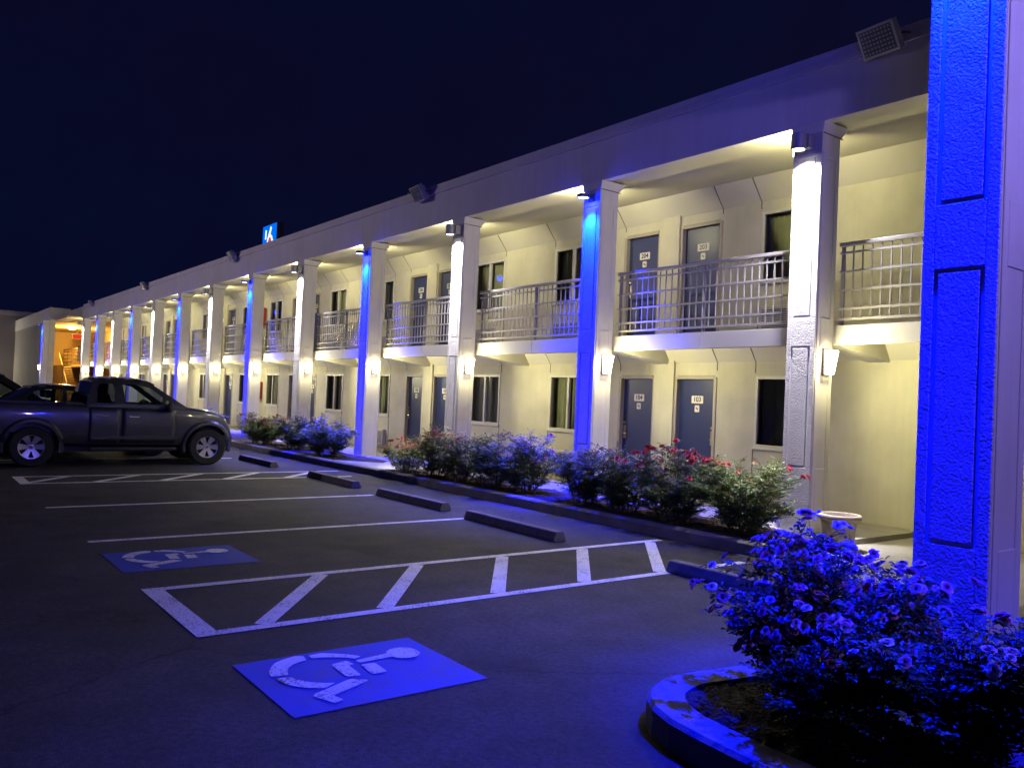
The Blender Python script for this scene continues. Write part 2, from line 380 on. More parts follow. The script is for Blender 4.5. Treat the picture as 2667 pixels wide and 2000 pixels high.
# kerbs, planting beds, walkway, path
KY = 7.66
def kerb(m, pts, h=.14, wd=.16):
    # pts: outer line; the kerb lies to the left of the direction of travel
    n = len(pts); inner = []
    for i in range(n):
        a = Vector(pts[max(i-1,0)]); b = Vector(pts[min(i+1,n-1)]); d = (b-a).normalized(); inner.append(Vector(pts[i]) + Vector((-d.y, d.x))*wd)
    for i in range(n-1):
        p, q, r_, s_ = Vector(pts[i]), Vector(pts[i+1]), inner[i+1], inner[i]
        b = .02
        d = (q-p).normalized(); nn = Vector((-d.y, d.x))*b
        m.poly([(p.x,p.y,-.05),(q.x,q.y,-.05),(q.x,q.y,h-b),(p.x,p.y,h-b)], 'kerb_concrete')
        m.poly([(p.x,p.y,h-b),(q.x,q.y,h-b),(q.x+nn.x,q.y+nn.y,h),(p.x+nn.x,p.y+nn.y,h)], 'kerb_concrete')
        m.poly([(p.x+nn.x,p.y+nn.y,h),(q.x+nn.x,q.y+nn.y,h),(r_.x,r_.y,h),(s_.x,s_.y,h)], 'kerb_concrete')
        m.poly([(r_.x,r_.y,h),(r_.x,r_.y,-.05),(s_.x,s_.y,-.05),(s_.x,s_.y,h)], 'kerb_concrete')
    for p, q in ((Vector(pts[0]), inner[0]), (Vector(pts[-1]), inner[-1])):
        m.poly([(p.x,p.y,-.05),(q.x,q.y,-.05),(q.x,q.y,h),(p.x,p.y,h)], 'kerb_concrete')
m = MB()
kx = [-58.4 + i*1.5 for i in range(36)] + [-5.47]
kerb(m, [(x, KY - (.10 if x < -16 else .10*max(0, (-14.3-x)/1.7) if x < -14.3 else 0)) for x in kx if x < -5.4])
tag(m.build('kerb', smooth=True, angle=40), kind='structure')
m = MB()
def slab(m, pts, z, mat, t=.2):
    m.prism(pts, 2, z-t, z, mat)
slab(m, [(-58.5,9.03),(-5.42,9.03),(-5.42,11.0),(-58.5,11.0)], WALK, 'concrete')
slab(m, [(-16.6,7.80),(-14.35,7.82),(-14.35,9.026),(-16.25,9.026),(-15.72,8.55)], .13, 'concrete')
slab(m, [(-5.415,7.45),(-1.2,7.45),(-1.2,11.0),(-5.415,11.0)], .035, 'concrete')
for x in (-14.3, -18.2, -22.2, -10.3, -6.3, -26.2, -30.2):
    m.box(x-.006, x+.006, 9.04, 10.99, WALK, WALK+.0025, 'seam_dark')
tag(m.build('walkway'), kind='structure')
def bed(name, outline, z, seed, step=.16):
    # bumpy mulch surface over a polygon (convex enough for a grid with an inside test)
    r = random.Random(seed); xs = [p[0] for p in outline]; ys = [p[1] for p in outline]
    bm = bmesh.new(); vs = [bm.verts.new((x, y, z)) for x, y in outline]; bm.faces.new(vs)
    bmesh.ops.triangulate(bm, faces=bm.faces[:])
    for _ in range(60):
        es = [e for e in bm.edges if e.calc_length() > step]
        if not es: break
        bmesh.ops.subdivide_edges(bm, edges=es, cuts=1); bmesh.ops.triangulate(bm, faces=bm.faces[:])
        if len(bm.verts) > 9000: break
    for v in bm.verts:
        if not v.is_boundary: v.co.z += r.uniform(-.012, .035)
    me = bpy.data.meshes.new(name); bm.to_mesh(me); bm.free(); me.materials.append(MATS['mulch'])
    for p in me.polygons: p.use_smooth = True
    o = bpy.data.objects.new(name, me); C.objects.link(o); return tag(o, kind='structure')
bed('planting_bed', [(-14.345,KY+.155),(-5.47,KY+.155),(-5.47,9.03),(-14.345,9.03)], .105, 1, .2)
bed('planting_bed', [(-57.,KY+.06),(-16.62,KY+.06),(-15.74,8.55),(-16.27,9.03),(-57.,9.03)], .115, 2, .45)
# island round the near pillar
IS = [(-.2,2.98),(-1.2,2.94),(-1.75,2.925),(-2.18,2.927),(-2.41,2.945),(-2.60,2.97),(-2.76,3.03),(-2.88,3.115),(-2.965,3.22),(-3.02,3.36),(-3.04,3.52),(-3.0,3.75),(-2.93,4.1),(-2.86,4.6),(-2.80,5.2),(-2.78,6.4),(-2.78,7.44)]
m = MB(); kerb(m, list(reversed(IS)), h=.15, wd=.19)
tag(m.build('island_kerb', smooth=True, angle=40), kind='structure')
ins = []
for i in range(len(IS)):
    a = Vector(IS[max(i-1,0)]); b = Vector(IS[min(i+1,len(IS)-1)]); d = (b-a).normalized(); ins.append(tuple(Vector(IS[i]) + Vector((d.y, -d.x))*.17))
bed('island_bed', list(reversed(ins)) + [(-.2,3.2)][:0] + [(-.2, ins[0][1]+.02)][:0] + [(ins[0][0], 7.4)], .125, 3, .14)

# wheel stops
m = MB()
prof = [(0,0),(0,.035),(.035,.108),(.055,.115),(.125,.115),(.145,.108),(.18,.035),(.18,0)]
m.prism([(y, z) for y, z in prof], 0, 0, 1.86, 'rubber_stop')
stop0 = m.build('wheel_stop', bevel=.006)
for i, (x, y) in enumerate([(-5.45,6.10),(-9.05,6.16),(-11.63,6.22),(-14.48,6.30),(-18.22,6.30)]):
    o = stop0 if i == 0 else stop0.copy()
    if i: C.objects.link(o)
    o.location = (x, y, .001); o.rotation_euler = (0,0,rad([0.6,-.5,.8,-.4,.5][i]))
    tag(o, ['dark wheel stop nearest the camera, partly behind the rose bush in the kerbed island', 'dark wheel stop at the head of the accessible bay with the farther blue symbol',
            'dark wheel stop of the empty bay between the two plain white lines', 'dark wheel stop beside the narrow far hatched aisle, second from the truck', 'dark wheel stop right in front of the pickup truck'][i], 'wheel stop', 'wheel stops along the parking bays')

# ------------------------------------------------------------------ the motel
motel = tag(empty('motel_building', (-30, 10, 0)), 'two-storey cream motel with balconies, blue doors and a long row of lit pillars', 'building')
def P_(o): o.parent = motel; o.matrix_parent_inverse = motel.matrix_basis.inverted(); return o
motel.location = (0,0,0)
XW0, XW1 = XL-.2, XR
mods = [k for k in range(7)]
def doors_x():
    for k in mods:
        yield (-9.77-8*k, -8.91-8*k, 2*k); yield (-11.14-8*k, -10.29-8*k, 2*k+1)
def wins_x():
    for k in mods:
        yield (-8.11-8*k, -6.95-8*k); yield (-13.20-8*k, -12.05-8*k)
OPEN = []
for fl in (0, 1):
    zf = WALK if fl == 0 else 2.71
    o_ = []
    for a, b, n in doors_x():
        if a > XW0+.3: o_.append((a, b, zf, zf+2.02, 'd', n))
    for a, b in wins_x():
        if a > XW0+.3: o_.append((a, b, zf+.92, zf+2.04, 'w', 0))
    OPEN.append(sorted(o_))
wall = MB(); trim = wall
for fl in (0, 1):
    z0 = -.05 if fl == 0 else 2.612; z1 = 2.612 if fl == 0 else 5.27
    x = XW0
    for a, b, za, zb, t, n in OPEN[fl]:
        wall.box(x, a, YW, YW+.2, z0, z1, 'stucco_wall')
        wall.box(a, b, YW, YW+.2, zb, z1, 'stucco_wall')
        wall.box(a, b, YW, YW+.2, z0, za, 'stucco_wall')
        x = b
    wall.box(x, XW1, YW, YW+.2, z0, z1, 'stucco_wall')
    # raised pier between each pair of doors and panel joints
    zc = 2.37 if fl == 0 else 4.92; zr = 2.606 if fl == 0 else 5.262
    zf = WALK if fl == 0 else 2.714
    for k in mods:
        if -10.28-8*k < XW0+1: continue
        wall.box(-10.26-8*k, -9.80-8*k, YW-.045, YW-.001, zf+.002, zc+.03, 'stucco_wall')
        for xs in (-8.89, -8.13, -6.93, -11.16, -12.03, -13.22):
            X = xs-8*k; s0 = zf+2.04 if xs not in (-8.89, -11.16) else zf+2.08
            trim.box(X-.009, X+.009, YW-.004, YW+.01, s0+.05, zc, 'seam_dark')
            if xs not in (-8.89, -11.16): trim.box(X-.009, X+.009, YW-.004, YW+.01, zf+.01, zf+.92, 'seam_dark')
            a, b = (YW-.27 if fl else YW-.165), zr
            trim.hexa([(X-.009,YW-.004,zc),(X+.009,YW-.004,zc),(X+.009,YW+.02,zc),(X-.009,YW+.02,zc),(X-.009,a-.004,b-.005),(X+.009,a-.004,b-.005),(X+.009,a+.02,b),(X-.009,a+.02,b)], 'seam_dark')
P_(wall.build('room_wall'))
cove = MB()
cove.prism([(YW-.003, 2.37), (YW-.165, 2.608), (YW-.003, 2.608)], 0, XW0, XW1, 'ceiling_paint')
cove.prism([(YW-.003, 4.92), (YW-.27, 5.262), (YW-.003, 5.262)], 0, XW0, XW1, 'ceiling_paint')
P_(cove.build('cove_panel'))
# balcony: slab and its edge beam
sl = MB(); sl.box(XW0, XW1, YS+.11, YW+.01, 2.611, 2.71, 'ceiling_paint')
P_(sl.build('balcony_slab'))
xs_ = [XW0] + [PX-PW-i*S for i in range(NP-1, -1, -1)] + [XW1]
for i in range(NP+1):
    a = xs_[i] + (PW if i else 0); b = xs_[i+1]
    mid = (a+b)/2
    eb = MB(); eb.box(a, mid-.004, YS, YS+.11, 2.482, 2.722, 'trim_paint'); eb.box(mid+.004, b, YS, YS+.11, 2.482, 2.722, 'trim_paint'); P_(eb.build('balcony_edge', bevel=.005))
for i in range(NP):
    a, b = PX-i*S-PW+.05, PX-i*S-.03; cb = MB()
    cb.hexa([(a,YS+.112,2.49),(b,YS+.112,2.49),(b,YW+.01,2.34),(a,YW+.01,2.34),(a,YS+.112,2.6105),(b,YS+.112,2.6105),(b,YW+.01,2.6105),(a,YW+.01,2.6105)], 'ceiling_paint'); P_(cb.build('cross_beam'))
# roof: soffit, tall fascia with a cap band, flat top
rf = MB(); rf.box(XW0, XW1, PY+.16, YW+.2, 5.265, 5.36, 'ceiling_paint')
rf.box(XW0, XW1, PY+.16, 19, 5.85, 5.95, 'roof_felt'); rf.box(XW0, XW1, 18.8, 19, 0, 5.85, 'stucco_wall')
rf.box(XW0, XW0+.2, YW+.2, 18.8, 0, 5.85, 'stucco_wall'); rf.box(XW1-.2, XW1, YW+.2, 18.8, 0, 5.85, 'stucco_wall')
P_(rf.build('roof'))
fa = MB(); fa.box(XW0, XW1, PY+.02, PY+.17, 5.236, 5.90, 'fascia_paint')
fa.hexa([(XW0,PY-.01,5.90),(XW1,PY-.01,5.90),(XW1,PY+.17,5.90),(XW0,PY+.17,5.90),(XW0,PY+.0,6.0),(XW1,PY+.0,6.0),(XW1,PY+.17,6.0),(XW0,PY+.17,6.0)], 'fascia_paint')
fa.box(XW0, XW1, PY+.015, PY+.25, 6.0, 6.10, 'fascia_paint')
P_(fa.build('roof_fascia', bevel=.006))

def pillar_mesh(w_=PW, d=PD, zt=ZT, panels=((.91, 2.43), (2.79, 4.83))):
    m = MB(); st, sd = 'pillar_stucco', 'pillar_side'
    e = .013; gw = .024; bx = .065
    m.box(-w_+.0, 0, e, d, 0, zt, sd)                          # core, its sides smooth
    xa, xb = -w_+.0015, -.0015
    def fr(a, b, z0, z1): m.box(a, b, 0, e+.004, z0, z1, st)
    fr(xa, xa+bx, 0, zt-.0); fr(xb-bx, xb, 0, zt-.0)
    zs = [0.]
    for a, b in panels: zs += [a, b]
    zs.append(zt)
    for i in range(0, len(zs), 2): fr(xa+bx, xb-bx, zs[i], zs[i+1])
    for a, b in panels: fr(xa+bx+gw, xb-bx-gw, a+gw, b-gw)
    # side panels: thin raised borders on the right and left faces
    for sx in (0, -w_):
        t = .008 if sx == 0 else -.008
        x0, x1 = sorted((sx-t*.3, sx+t))
        def sb(y0, y1, z0, z1): m.box(x0, x1, y0, y1, z0, z1, sd)
        sb(.03, .095, .02, zt-.36); sb(d-.095, d-.03, .02, zt-.36)
        zz = [.02, .91, 2.43, 2.79, 4.80, zt-.36]
        for i in range(0, 6, 2): sb(.095, d-.095, zz[i], zz[i+1])
    return m
def capital_mesh(w_=PW, d=PD, zt=ZT):
    m = MB(); z0 = zt-.13
    m.hexa([(-w_-.012,-.006,z0),(.012,-.006,z0),(.012,d+.012,z0),(-w_-.012,d+.012,z0),(-w_-.035,-.012,zt+.004),(.035,-.012,zt+.004),(.035,d+.13,zt+.004),(-w_-.035,d+.13,zt+.004)], 'pillar_side')
    m.box(-w_-.012, .012, .02, d+.05, z0-.012, z0, 'seam_dark')
    return m
pil0 = pillar_mesh().build('pillar', bevel=.006)
cap0 = capital_mesh().build('capital', pil0, bevel=.004)
pil0.parent = motel; pil0.location = (PX, PY, 0)
for i in range(1, NP):
    p = pil0.copy(); C.objects.link(p); p.parent = motel; p.location = (PX-i*S, PY, 0)
    c_ = cap0.copy(); C.objects.link(c_); c_.parent = p

# railings
def railing_mesh(L_):
    m = MB(); y = 0
    def bar(z, h, d=.03, y0=0): m.box(0, L_, y0-d/2, y0+d/2, z-h/2, z+h/2, 'rail_metal')
    for z in (3.645, 3.405, 3.17, 2.935): bar(z, .026, .026)
    bar(2.80, .03, .03)
    n = int(round(L_/.124)); dx = L_/n
    for i in range(n):
        x = dx*(i+.5)
        zz = [2.80, 2.935, 3.17, 3.405, 3.645, 3.74]
        for a, b in zip(zz[:-1], zz[1:]): m.box(x-.0075, x+.0075, -.0075, .0075, a+.013, b-.013, 'rail_metal')
    return m
def top_rail(L_):
    m = MB(); m.box(0, L_, -.032, .032, 3.725, 3.775, 'rail_metal'); return m
RL = S-PW-.012
ra0 = railing_mesh(RL).build('railing'); tr0 = top_rail(RL).build('top_rail', ra0, bevel=.008)
pm = MB(); pm.box(-.02, .02, .018, .055, 2.722, 3.73, 'rail_metal'); po0 = pm.build('post', ra0, loc=(RL/2, 0, 0))
pm = MB(); pm.box(-.018, .018, .018, .055, 2.722, 3.73, 'rail_metal'); pe0 = pm.build('end_post', ra0, loc=(.03,0,0)); pf0 = pe0.copy(); C.objects.link(pf0); pf0.location = (RL-.03,0,0)
ra0.parent = motel; ra0.location = (PX+.006, 9.625, 0)
for i in range(1, NP):
    r_ = ra0.copy(); C.objects.link(r_); r_.parent = motel; r_.location = (PX+.006-i*S, 9.625, 0)
    for q in (tr0, po0, pe0, pf0):
        c_ = q.copy(); C.objects.link(c_); c_.parent = r_
r_ = railing_mesh(3.9).build('railing', motel, loc=(XL-4.1, 9.625, 0)); top_rail(3.9).build('top_rail', r_)

# doors and windows (recessed in their openings)
def door_leaf():
    m = MB(); m.box(.0, .80, .075, .115, .01, 1.985, 'door_blue'); return m
def frame_mesh(wd, h):
    m = MB()
    m.box(-.03, .03, -.016, .118, 0, h, 'door_frame'); m.box(wd-.03, wd+.03, -.016, .118, 0, h, 'door_frame'); m.box(.03, wd-.03, -.016, .118, h-.035, h+.03, 'door_frame')
    m.box(.03, wd-.03, .02, .118, 0, .01, 'door_frame')
    return m
WD = .855
dl0 = frame_mesh(WD, 2.02).build('door_frame', bevel=.004)
dm = MB(); dm.box(.032, WD-.032, .07, .112, .012, 1.984, 'door_blue'); d0 = dm.build('door', bevel=.003)
def handle_mesh():
    m = MB(); m.box(-.03, .03, -.012, 0, -.12, .12, 'brass'); m.tube((0,-.012,-.03), (0,-.06,-.03), .012, 'brass'); m.tube((0,-.055,-.03), (-.10,-.055,-.035), .010, 'brass'); m.lathe([(0,-.02),(.022,-.018),(.024,0)], 'brass', 12)
    m.tube((0,0,.17), (0,-.03,.17), .025, 'brass', .022, 12)
    return m
h0 = handle_mesh().build('door_handle', smooth=True)
def plate_mesh(a, b):
    m = MB(); r_ = .015; pts = []
    for cx, cz, t0 in ((a/2-r_, b/2-r_, 0), (-a/2+r_, b/2-r_, 90), (-a/2+r_, -b/2+r_, 180), (a/2-r_, -b/2+r_, 270)):
        for q in range(4): pts.append((cx+r_*math.cos(rad(t0+30*q)), cz+r_*math.sin(rad(t0+30*q))))
    m.prism(pts, 1, -.008, 0, 'plate_cream'); return m
pl0 = plate_mesh(.25, .13).build('number_plate'); pm0 = plate_mesh(.10, .115)
# small pictogram plate: a dot-and-stroke figure, as small dark marks
pm0.hexa([(-.026,-.0105,.018),(-.018,-.0105,.026),(-.018,-.008,.026),(-.026,-.008,.018),(.018,-.0105,-.026),(.026,-.0105,-.018),(.026,-.008,-.018),(.018,-.008,-.026)], 'ink_black'); pm0.box(-.022, .022, -.0105, -.008, -.006, .006, 'ink_black')
pc0 = pm0.build('pictogram_plate')
first = True
for fl in (0, 1):
    zf = WALK if fl == 0 else 2.714
    for a, b, za, zb, t, n in OPEN[fl]:
        if t != 'd': continue
        fo = dl0 if first else dl0.copy(); dd = d0 if first else d0.copy(); hh = h0 if first else h0.copy(); pp = pl0 if first else pl0.copy(); pc = pc0 if first else pc0.copy()
        if not first:
            for q in (fo, dd, hh, pp, pc): C.objects.link(q)
        first = False
        dd.parent = motel; dd.location = (a, YW, zf)
        fo.parent = dd; fo.location = (0,0,0)
        odd = n % 2
        hh.parent = dd; hh.location = ((.09 if odd else WD-.09), .07, 1.0)
        if odd: hh.scale = (-1,1,1)
        pp.parent = dd; pp.location = (WD/2-.0, .07, 1.64); pc.parent = dd; pc.location = (WD/2, .07, 1.485)
        text_mesh(str((1+fl)*100+3+n), .115, 'ink_black', 'room_number', dd, (WD/2, .0605, 1.64), (rad(90),0,0), .001, .018)
# windows
WW = 1.16
wfm = MB(); h_ = 1.12
for (x0, x1, z0, z1) in ((0,.045,0,h_),(WW-.045,WW,0,h_),(.045,WW-.045,0,.045),(.045,WW-.045,h_-.045,h_),(WW*.5-.028,WW*.5+.028,.045,h_-.045)):
    wfm.box(x0, x1, -.018, .05, z0, z1, 'window_frame')
wfm.box(-.02, WW+.02, -.035, -.001, -.035, 0, 'window_frame')
wf0 = wfm.build('window_frame', bevel=.004)
pn = MB(); pn.poly([(.045,.02,.045),(WW*.5-.028,.02,.045),(WW*.5-.028,.02,h_-.045),(.045,.02,h_-.045)], 'window_glass'); pn.poly([(WW*.5+.028,.03,.045),(WW-.045,.03,.045),(WW-.045,.03,h_-.045),(WW*.5+.028,.03,h_-.045)], 'window_glass')
win0 = pn.build('window'); wf0.parent = win0
def curtain_mesh(seed, gap):
    r_ = random.Random(seed); m = MB(); n = 34; x0 = .02; x1 = WW-.02
    ph = [r_.uniform(-.012, .012) for _ in range(n+1)]
    for i in range(n):
        u0, u1 = i/n, (i+1)/n
        if gap[0] < (u0+u1)/2 < gap[1]: continue
        ya = .16+.022*math.sin(i*2.1)+ph[i]; yb = .16+.022*math.sin((i+1)*2.1)+ph[i+1]
        m.poly([(x0+u0*(x1-x0), ya, .01), (x0+u1*(x1-x0), yb, .01), (x0+u1*(x1-x0), yb, h_-.01), (x0+u0*(x1-x0), ya, h_-.01)], 'curtain')
    m.box(-.01, WW+.01, .34, .36, -.02, h_+.02, 'room_dark')
    return m
cur = [curtain_mesh(s_, g_).build('curtain', smooth=True, angle=80) for s_, g_ in ((1,(2,2)),(2,(.30,.44)),(3,(2,2)))]
first = True; ci = 0
for fl in (0, 1):
    for a, b, za, zb, t, n in OPEN[fl]:
        if t != 'w': continue
        w_ = win0 if first else win0.copy(); f_ = wf0 if first else wf0.copy()
        cu = cur[ci % 3] if ci < 3 else cur[(ci*7+fl) % 3].copy()
        if not first: C.objects.link(w_); C.objects.link(f_)
        if ci >= 3: C.objects.link(cu)
        first = False; ci += 1
        w_.parent = motel; w_.location = (a, YW, za); f_.parent = w_; f_.location = (0,0,0); cu.parent = w_; cu.location = (0,0,0)
# through-wall air conditioners under the windows
am = MB(); am.box(0, .96, -.10, .02, 0, .40, 'ac_paint'); ac0 = am.build('air_conditioner', bevel=.008)
gm = MB()
for i in range(11): gm.box(.05, .91, -.106, -.099, .05+i*.028, .062+i*.028, 'ac_dark')
ag0 = gm.build('grille', ac0)
first = True
for fl in (0, 1):
    zf = WALK if fl == 0 else 2.714
    for a, b, za, zb, t, n in OPEN[fl]:
        if t != 'w': continue
        o = ac0 if first else ac0.copy(); g_ = ag0 if first else ag0.copy()
        if not first: C.objects.link(o); C.objects.link(g_)
        first = False
        o.parent = motel; o.location = (a+.08, YW, zf+.12); g_.parent = o

# ------------------------------------------------------------------ lamps
WARM = (1., .915, .49); COOL = (.95, .91, 1.); BLUE = (.0004, .0115, 1.)
def white_can():
    t = empty('downlight'); m = MB()
    m.lathe([(0,.10),(.088,.10),(.092,.095),(.092,-.10),(.080,-.10),(.078,-.085),(0,-.085)], 'fixture_grey', 28); m.build('housing', t, smooth=True)
    m = MB(); m.box(-.10, .10, .07, .195, -.07, .10, 'fixture_grey'); m.build('bracket', t, bevel=.006)
    m = MB(); m.lathe([(0,-.0862),(.077,-.0862),(.077,-.084),(0,-.084)], 'lamp_white', 24); m.build('lens', t)
    return t
def blue_can():
    t = empty('downlight'); m = MB()
    m.lathe([(0,.03),(.095,.03),(.102,.022),(.102,-.03),(.092,-.03),(.09,-.02),(0,-.02)], 'fixture_blue', 28); m.build('housing', t, smooth=True)
    m = MB(); m.box(-.035, .035, .08, .195, -.012, .02, 'fixture_blue'); m.box(-.06, .06, .16, .196, -.06, .07, 'fixture_blue'); m.build('bracket', t, bevel=.005)
    m = MB(); m.lathe([(0,-.0212),(.089,-.0212),(.089,-.019),(0,-.019)], 'lamp_blue', 24); m.build('lens', t)
    return t
PWB, PWW, PWG = 2600., 420., 25.
wc = white_can(); bc = blue_can(); PROTO = dict(w=wc, b=bc); USED = set()
def led(o, col):
    # deep-blue LED: no red or green share at all
    d = o.data; d.color = (1,1,1); d.use_nodes = True; nt = d.node_tree
    e = [n for n in nt.nodes if n.type == 'EMISSION'][0]; e.inputs[0].default_value = (*col, 1); e.inputs[1].default_value = 1.
LED = (0, .0005, 1.)
light('SPOT', 'lamp_beam', wc, (0,0,-.11), 500., COOL, (0,0,0), .035, 120, .5)
light('SPOT', 'lamp_core', wc, (0,0,-.11), 2900., COOL, (0,0,0), .035, 38, 1.)
light('SPOT', 'lamp_beam', bc, (0,0,-.05), 3600., BLUE, (0,0,0), .035, 92, .7)
led(light('SPOT', 'lamp_core', bc, (0,0,-.05), 16000., BLUE, (0,0,0), .035, 45, 1.), LED)
light('POINT', 'lamp_glow', bc, (0,-.02,-.12), PWG, BLUE, radius=.06)
def put_lamp(kind, i, loc, label):
    src = PROTO[kind]
    t = src if kind not in USED else copy_tree(src)
    USED.add(kind)
    t.location = loc; tag(t, label, 'lamp', 'lamps at the tops of the pillars')
    return t
for i in range(NP):
    k = 'w' if i % 2 == 0 else 'b'
    put_lamp(k, i, (PX-i*S-PW/2, PY-.195, 4.97), ('white can lamp' if k == 'w' else 'flat blue lamp') + ' topping the %s pillar left of the big blue one' % ORD[i+1])

def sconce():
    t = empty('wall_lamp'); m = MB()
    m.box(0, .02, -.07, .07, -.16, .16, 'fixture_metal'); m.build('back_plate', t)
    m = MB(); m.hexa([(.02,-.06,-.15),(.085,-.06,-.15),(.085,.06,-.15),(.02,.06,-.15),(.02,-.085,.15),(.125,-.085,.15),(.125,.085,.15),(.02,.085,.15)], 'sconce_glow'); m.build('lamp_shade', t, bevel=.01)
    light('POINT', 'lamp_glow', t, (.15,0,0), 42, WARM, radius=.05)
    light('SPOT', 'lamp_wash', t, (.15,.03,0), 72, WARM, Vector((.8,.6,0)).to_track_quat('-Z','Y').to_euler(), .05, 168, .3)
    return t
s0 = sconce()
for i in range(NP):
    t = s0 if i == 0 else copy_tree(s0)
    t.location = (PX-i*S+.012, PY+.24, 2.24); tag(t, 'glowing sconce on the side of the %s pillar left of the big blue one' % ORD[i+1], 'wall lamp', 'glowing sconces on the pillar sides')
def soffit_lamp():
    t = empty('soffit_lamp'); m = MB()
    m.box(-.02, 0, -.06, .06, -.08, .08, 'fixture_metal'); m.build('back_plate', t)
    m = MB(); m.box(-.10, -.02, -.055, .055, -.06, .06, 'sconce_glow'); m.build('lamp_shade', t, bevel=.01)
    light('POINT', 'lamp_glow', t, (-.15,0,0), 90, WARM, radius=.05)
    return t
u0_ = soffit_lamp()
for i in range(NP):
    t = u0_ if i == 0 else copy_tree(u0_)
    t.location = (PX-i*S-PW-.012, PY+.20, 4.98); tag(t, 'warm lamp under the roof behind the %s pillar left of the big blue one' % ORD[i+1], 'wall lamp', 'warm lamps under the roof edge')
# roof floodlights (unlit)
def flood():
    t = empty('floodlight'); m = MB()
    m.box(-.235, .235, -.05, .06, -.175, .175, 'fixture_grey'); m.box(-.18, .18, .06, .13, -.12, .12, 'fixture_grey'); m.build('housing', t, bevel=.01)
    m = MB()
    m.box(-.205, .205, -.054, -.049, -.145, .145, 'lens_dark')
    for i in range(9):
        for j in range(6):
            x = -.175+i*.0437; z = -.118+j*.0472
            m.lathe([(0,-.004),(.011,-.002),(.014,.004)], 'fixture_grey', 8, c=(0,0,0)) if False else m.box(x-.010, x+.010, -.062, -.053, z-.009, z+.009, 'fixture_grey')
    m.build('lens', t)
    m = MB(); m.tube((-.25,.05,-.02), (-.25,.33,-.12), .014, 'fixture_metal'); m.tube((.25,.05,-.02), (.25,.33,-.12), .014, 'fixture_metal'); m.tube((-.25,.33,-.12), (.25,.33,-.12), .014, 'fixture_metal'); m.build('bracket', t)
    return t
f0 = flood()
FX = [(-5.10, 'square grid floodlight on the roof edge nearest the big blue pillar'), (-15.5, 'unlit square floodlight on the roof edge above the third pillar from the big blue one'), (-27.6, 'unlit floodlight on the roof edge just right of the blue roadside sign'),
      (-39.4, 'small unlit floodlight on the roof edge well left of the blue roadside sign'), (-51.3, 'tiny unlit floodlight on the roof edge nearest the orange stairwell')]
for i, (x, lb) in enumerate(FX):
    t = f0 if i == 0 else copy_tree(f0)
    t.location = (x, 8.98, 5.95); t.rotation_euler = (rad(32), 0, rad(-6)); tag(t, lb, 'floodlight', 'floodlights along the roof edge')
# extinguisher cabinets
cm = MB(); cm.box(-.12, .12, -.20, 0, -.31, .31, 'red_paint'); cm.box(-.09, .09, -.206, -.199, -.24, .24, 'plate_cream')
for i, (z, lb) in enumerate(((1.53, 'red extinguisher cabinet on the ground-floor wall beside the fifth bay window'), (4.24, 'red extinguisher cabinet on the upper wall above the balcony rail'))):
    m = MB(); m.box(-.12, .12, -.20, 0, -.31, .31, 'red_paint'); o = m.build('extinguisher_cabinet', loc=(-29.72, YW-.002, z), bevel=.008)
    m = MB(); m.box(-.085, .085, -.206, -.1995, -.25, .25, 'red_paint'); m.box(-.08, -.02, -.209, -.205, -.05, .05, 'chrome'); m.build('cabinet_door', o)
    tag(o, lb, 'cabinet', 'red extinguisher cabinets')

# ------------------------------------------------------------------ near wing with the big blue pillar
NX, NY = -1.934, 4.65
wing = tag(empty('motel_wing', (0,0,0)), 'projecting motel wing on the right, fronted by the big pillar washed in blue light', 'building')
bp_ = pil0.copy(); C.objects.link(bp_); bp_.parent = wing; bp_.location = (NX, NY, 0); bp_['label'] = 'big near pillar washed in blue light'
c_ = cap0.copy(); C.objects.link(c_); c_.parent = bp_
m = MB()
m.box(-2.45, 8, NY+.02, NY+.17, 5.236, 5.90, 'fascia_paint'); m.box(-2.45, 8, NY-.01, NY+.2, 5.90, 6.10, 'fascia_paint'); m.box(-2.45, -2.30, NY+.171, PY+.018, 5.236, 6.10, 'fascia_paint')
m.build('roof_fascia', wing)
m = MB(); m.box(-2.30, 8, NY+.17, 12, 5.265, 5.36, 'ceiling_paint'); m.box(-2.30, 8, NY+.171, 19, 5.86, 5.96, 'roof_felt'); m.build('roof', wing)
m = MB(); m.box(-1.85, 8, NY+.45, 6.5, 2.611, 2.71, 'ceiling_paint'); m.box(-1.85, 8, NY+.43, NY+.45, 2.482, 2.722, 'trim_paint'); m.build('balcony_slab', wing)
m = MB(); m.box(-1.5, 8, 6.5, 6.7, 0, 5.264, 'stucco_wall'); m.box(-1.5, -1.3, 6.70, 11, 0, 5.264, 'stucco_wall'); m.build('room_wall', wing)
p2 = pil0.copy(); C.objects.link(p2); p2.parent = wing; p2.location = (NX+S, NY, 0); c_ = cap0.copy(); C.objects.link(c_); c_.parent = p2
t = put_lamp('b', 0, (NX+S-PW/2, NY-.195, 4.97), 'unseen flat blue lamp added on the wing pillar beyond the right edge')  # unseen lamp added to colour the big pillar's right face
light('POINT', 'lamp_glow', t, (-.2,0,-.16), 560, (.33,.25,1.), radius=.06)  # added lilac fill for the big pillar's side, not part of the lamp
t = put_lamp('b', 0, (NX-PW/2, NY-.195, 4.97), 'flat blue lamp high on the big near pillar, above the kerbed island')
light('POINT', 'fill_light', t, (0,-.05,-.12), 560, BLUE, radius=.06)  # extra blue fill added under the lamp to tint the roof fascia
for q in kids(t):
    if q.type == 'LIGHT' and q.data.type == 'SPOT':
        q.data = q.data.copy(); q.data.energy *= .75
        if q.data.spot_size < rad(70): led(q, (0, 0, 1.))

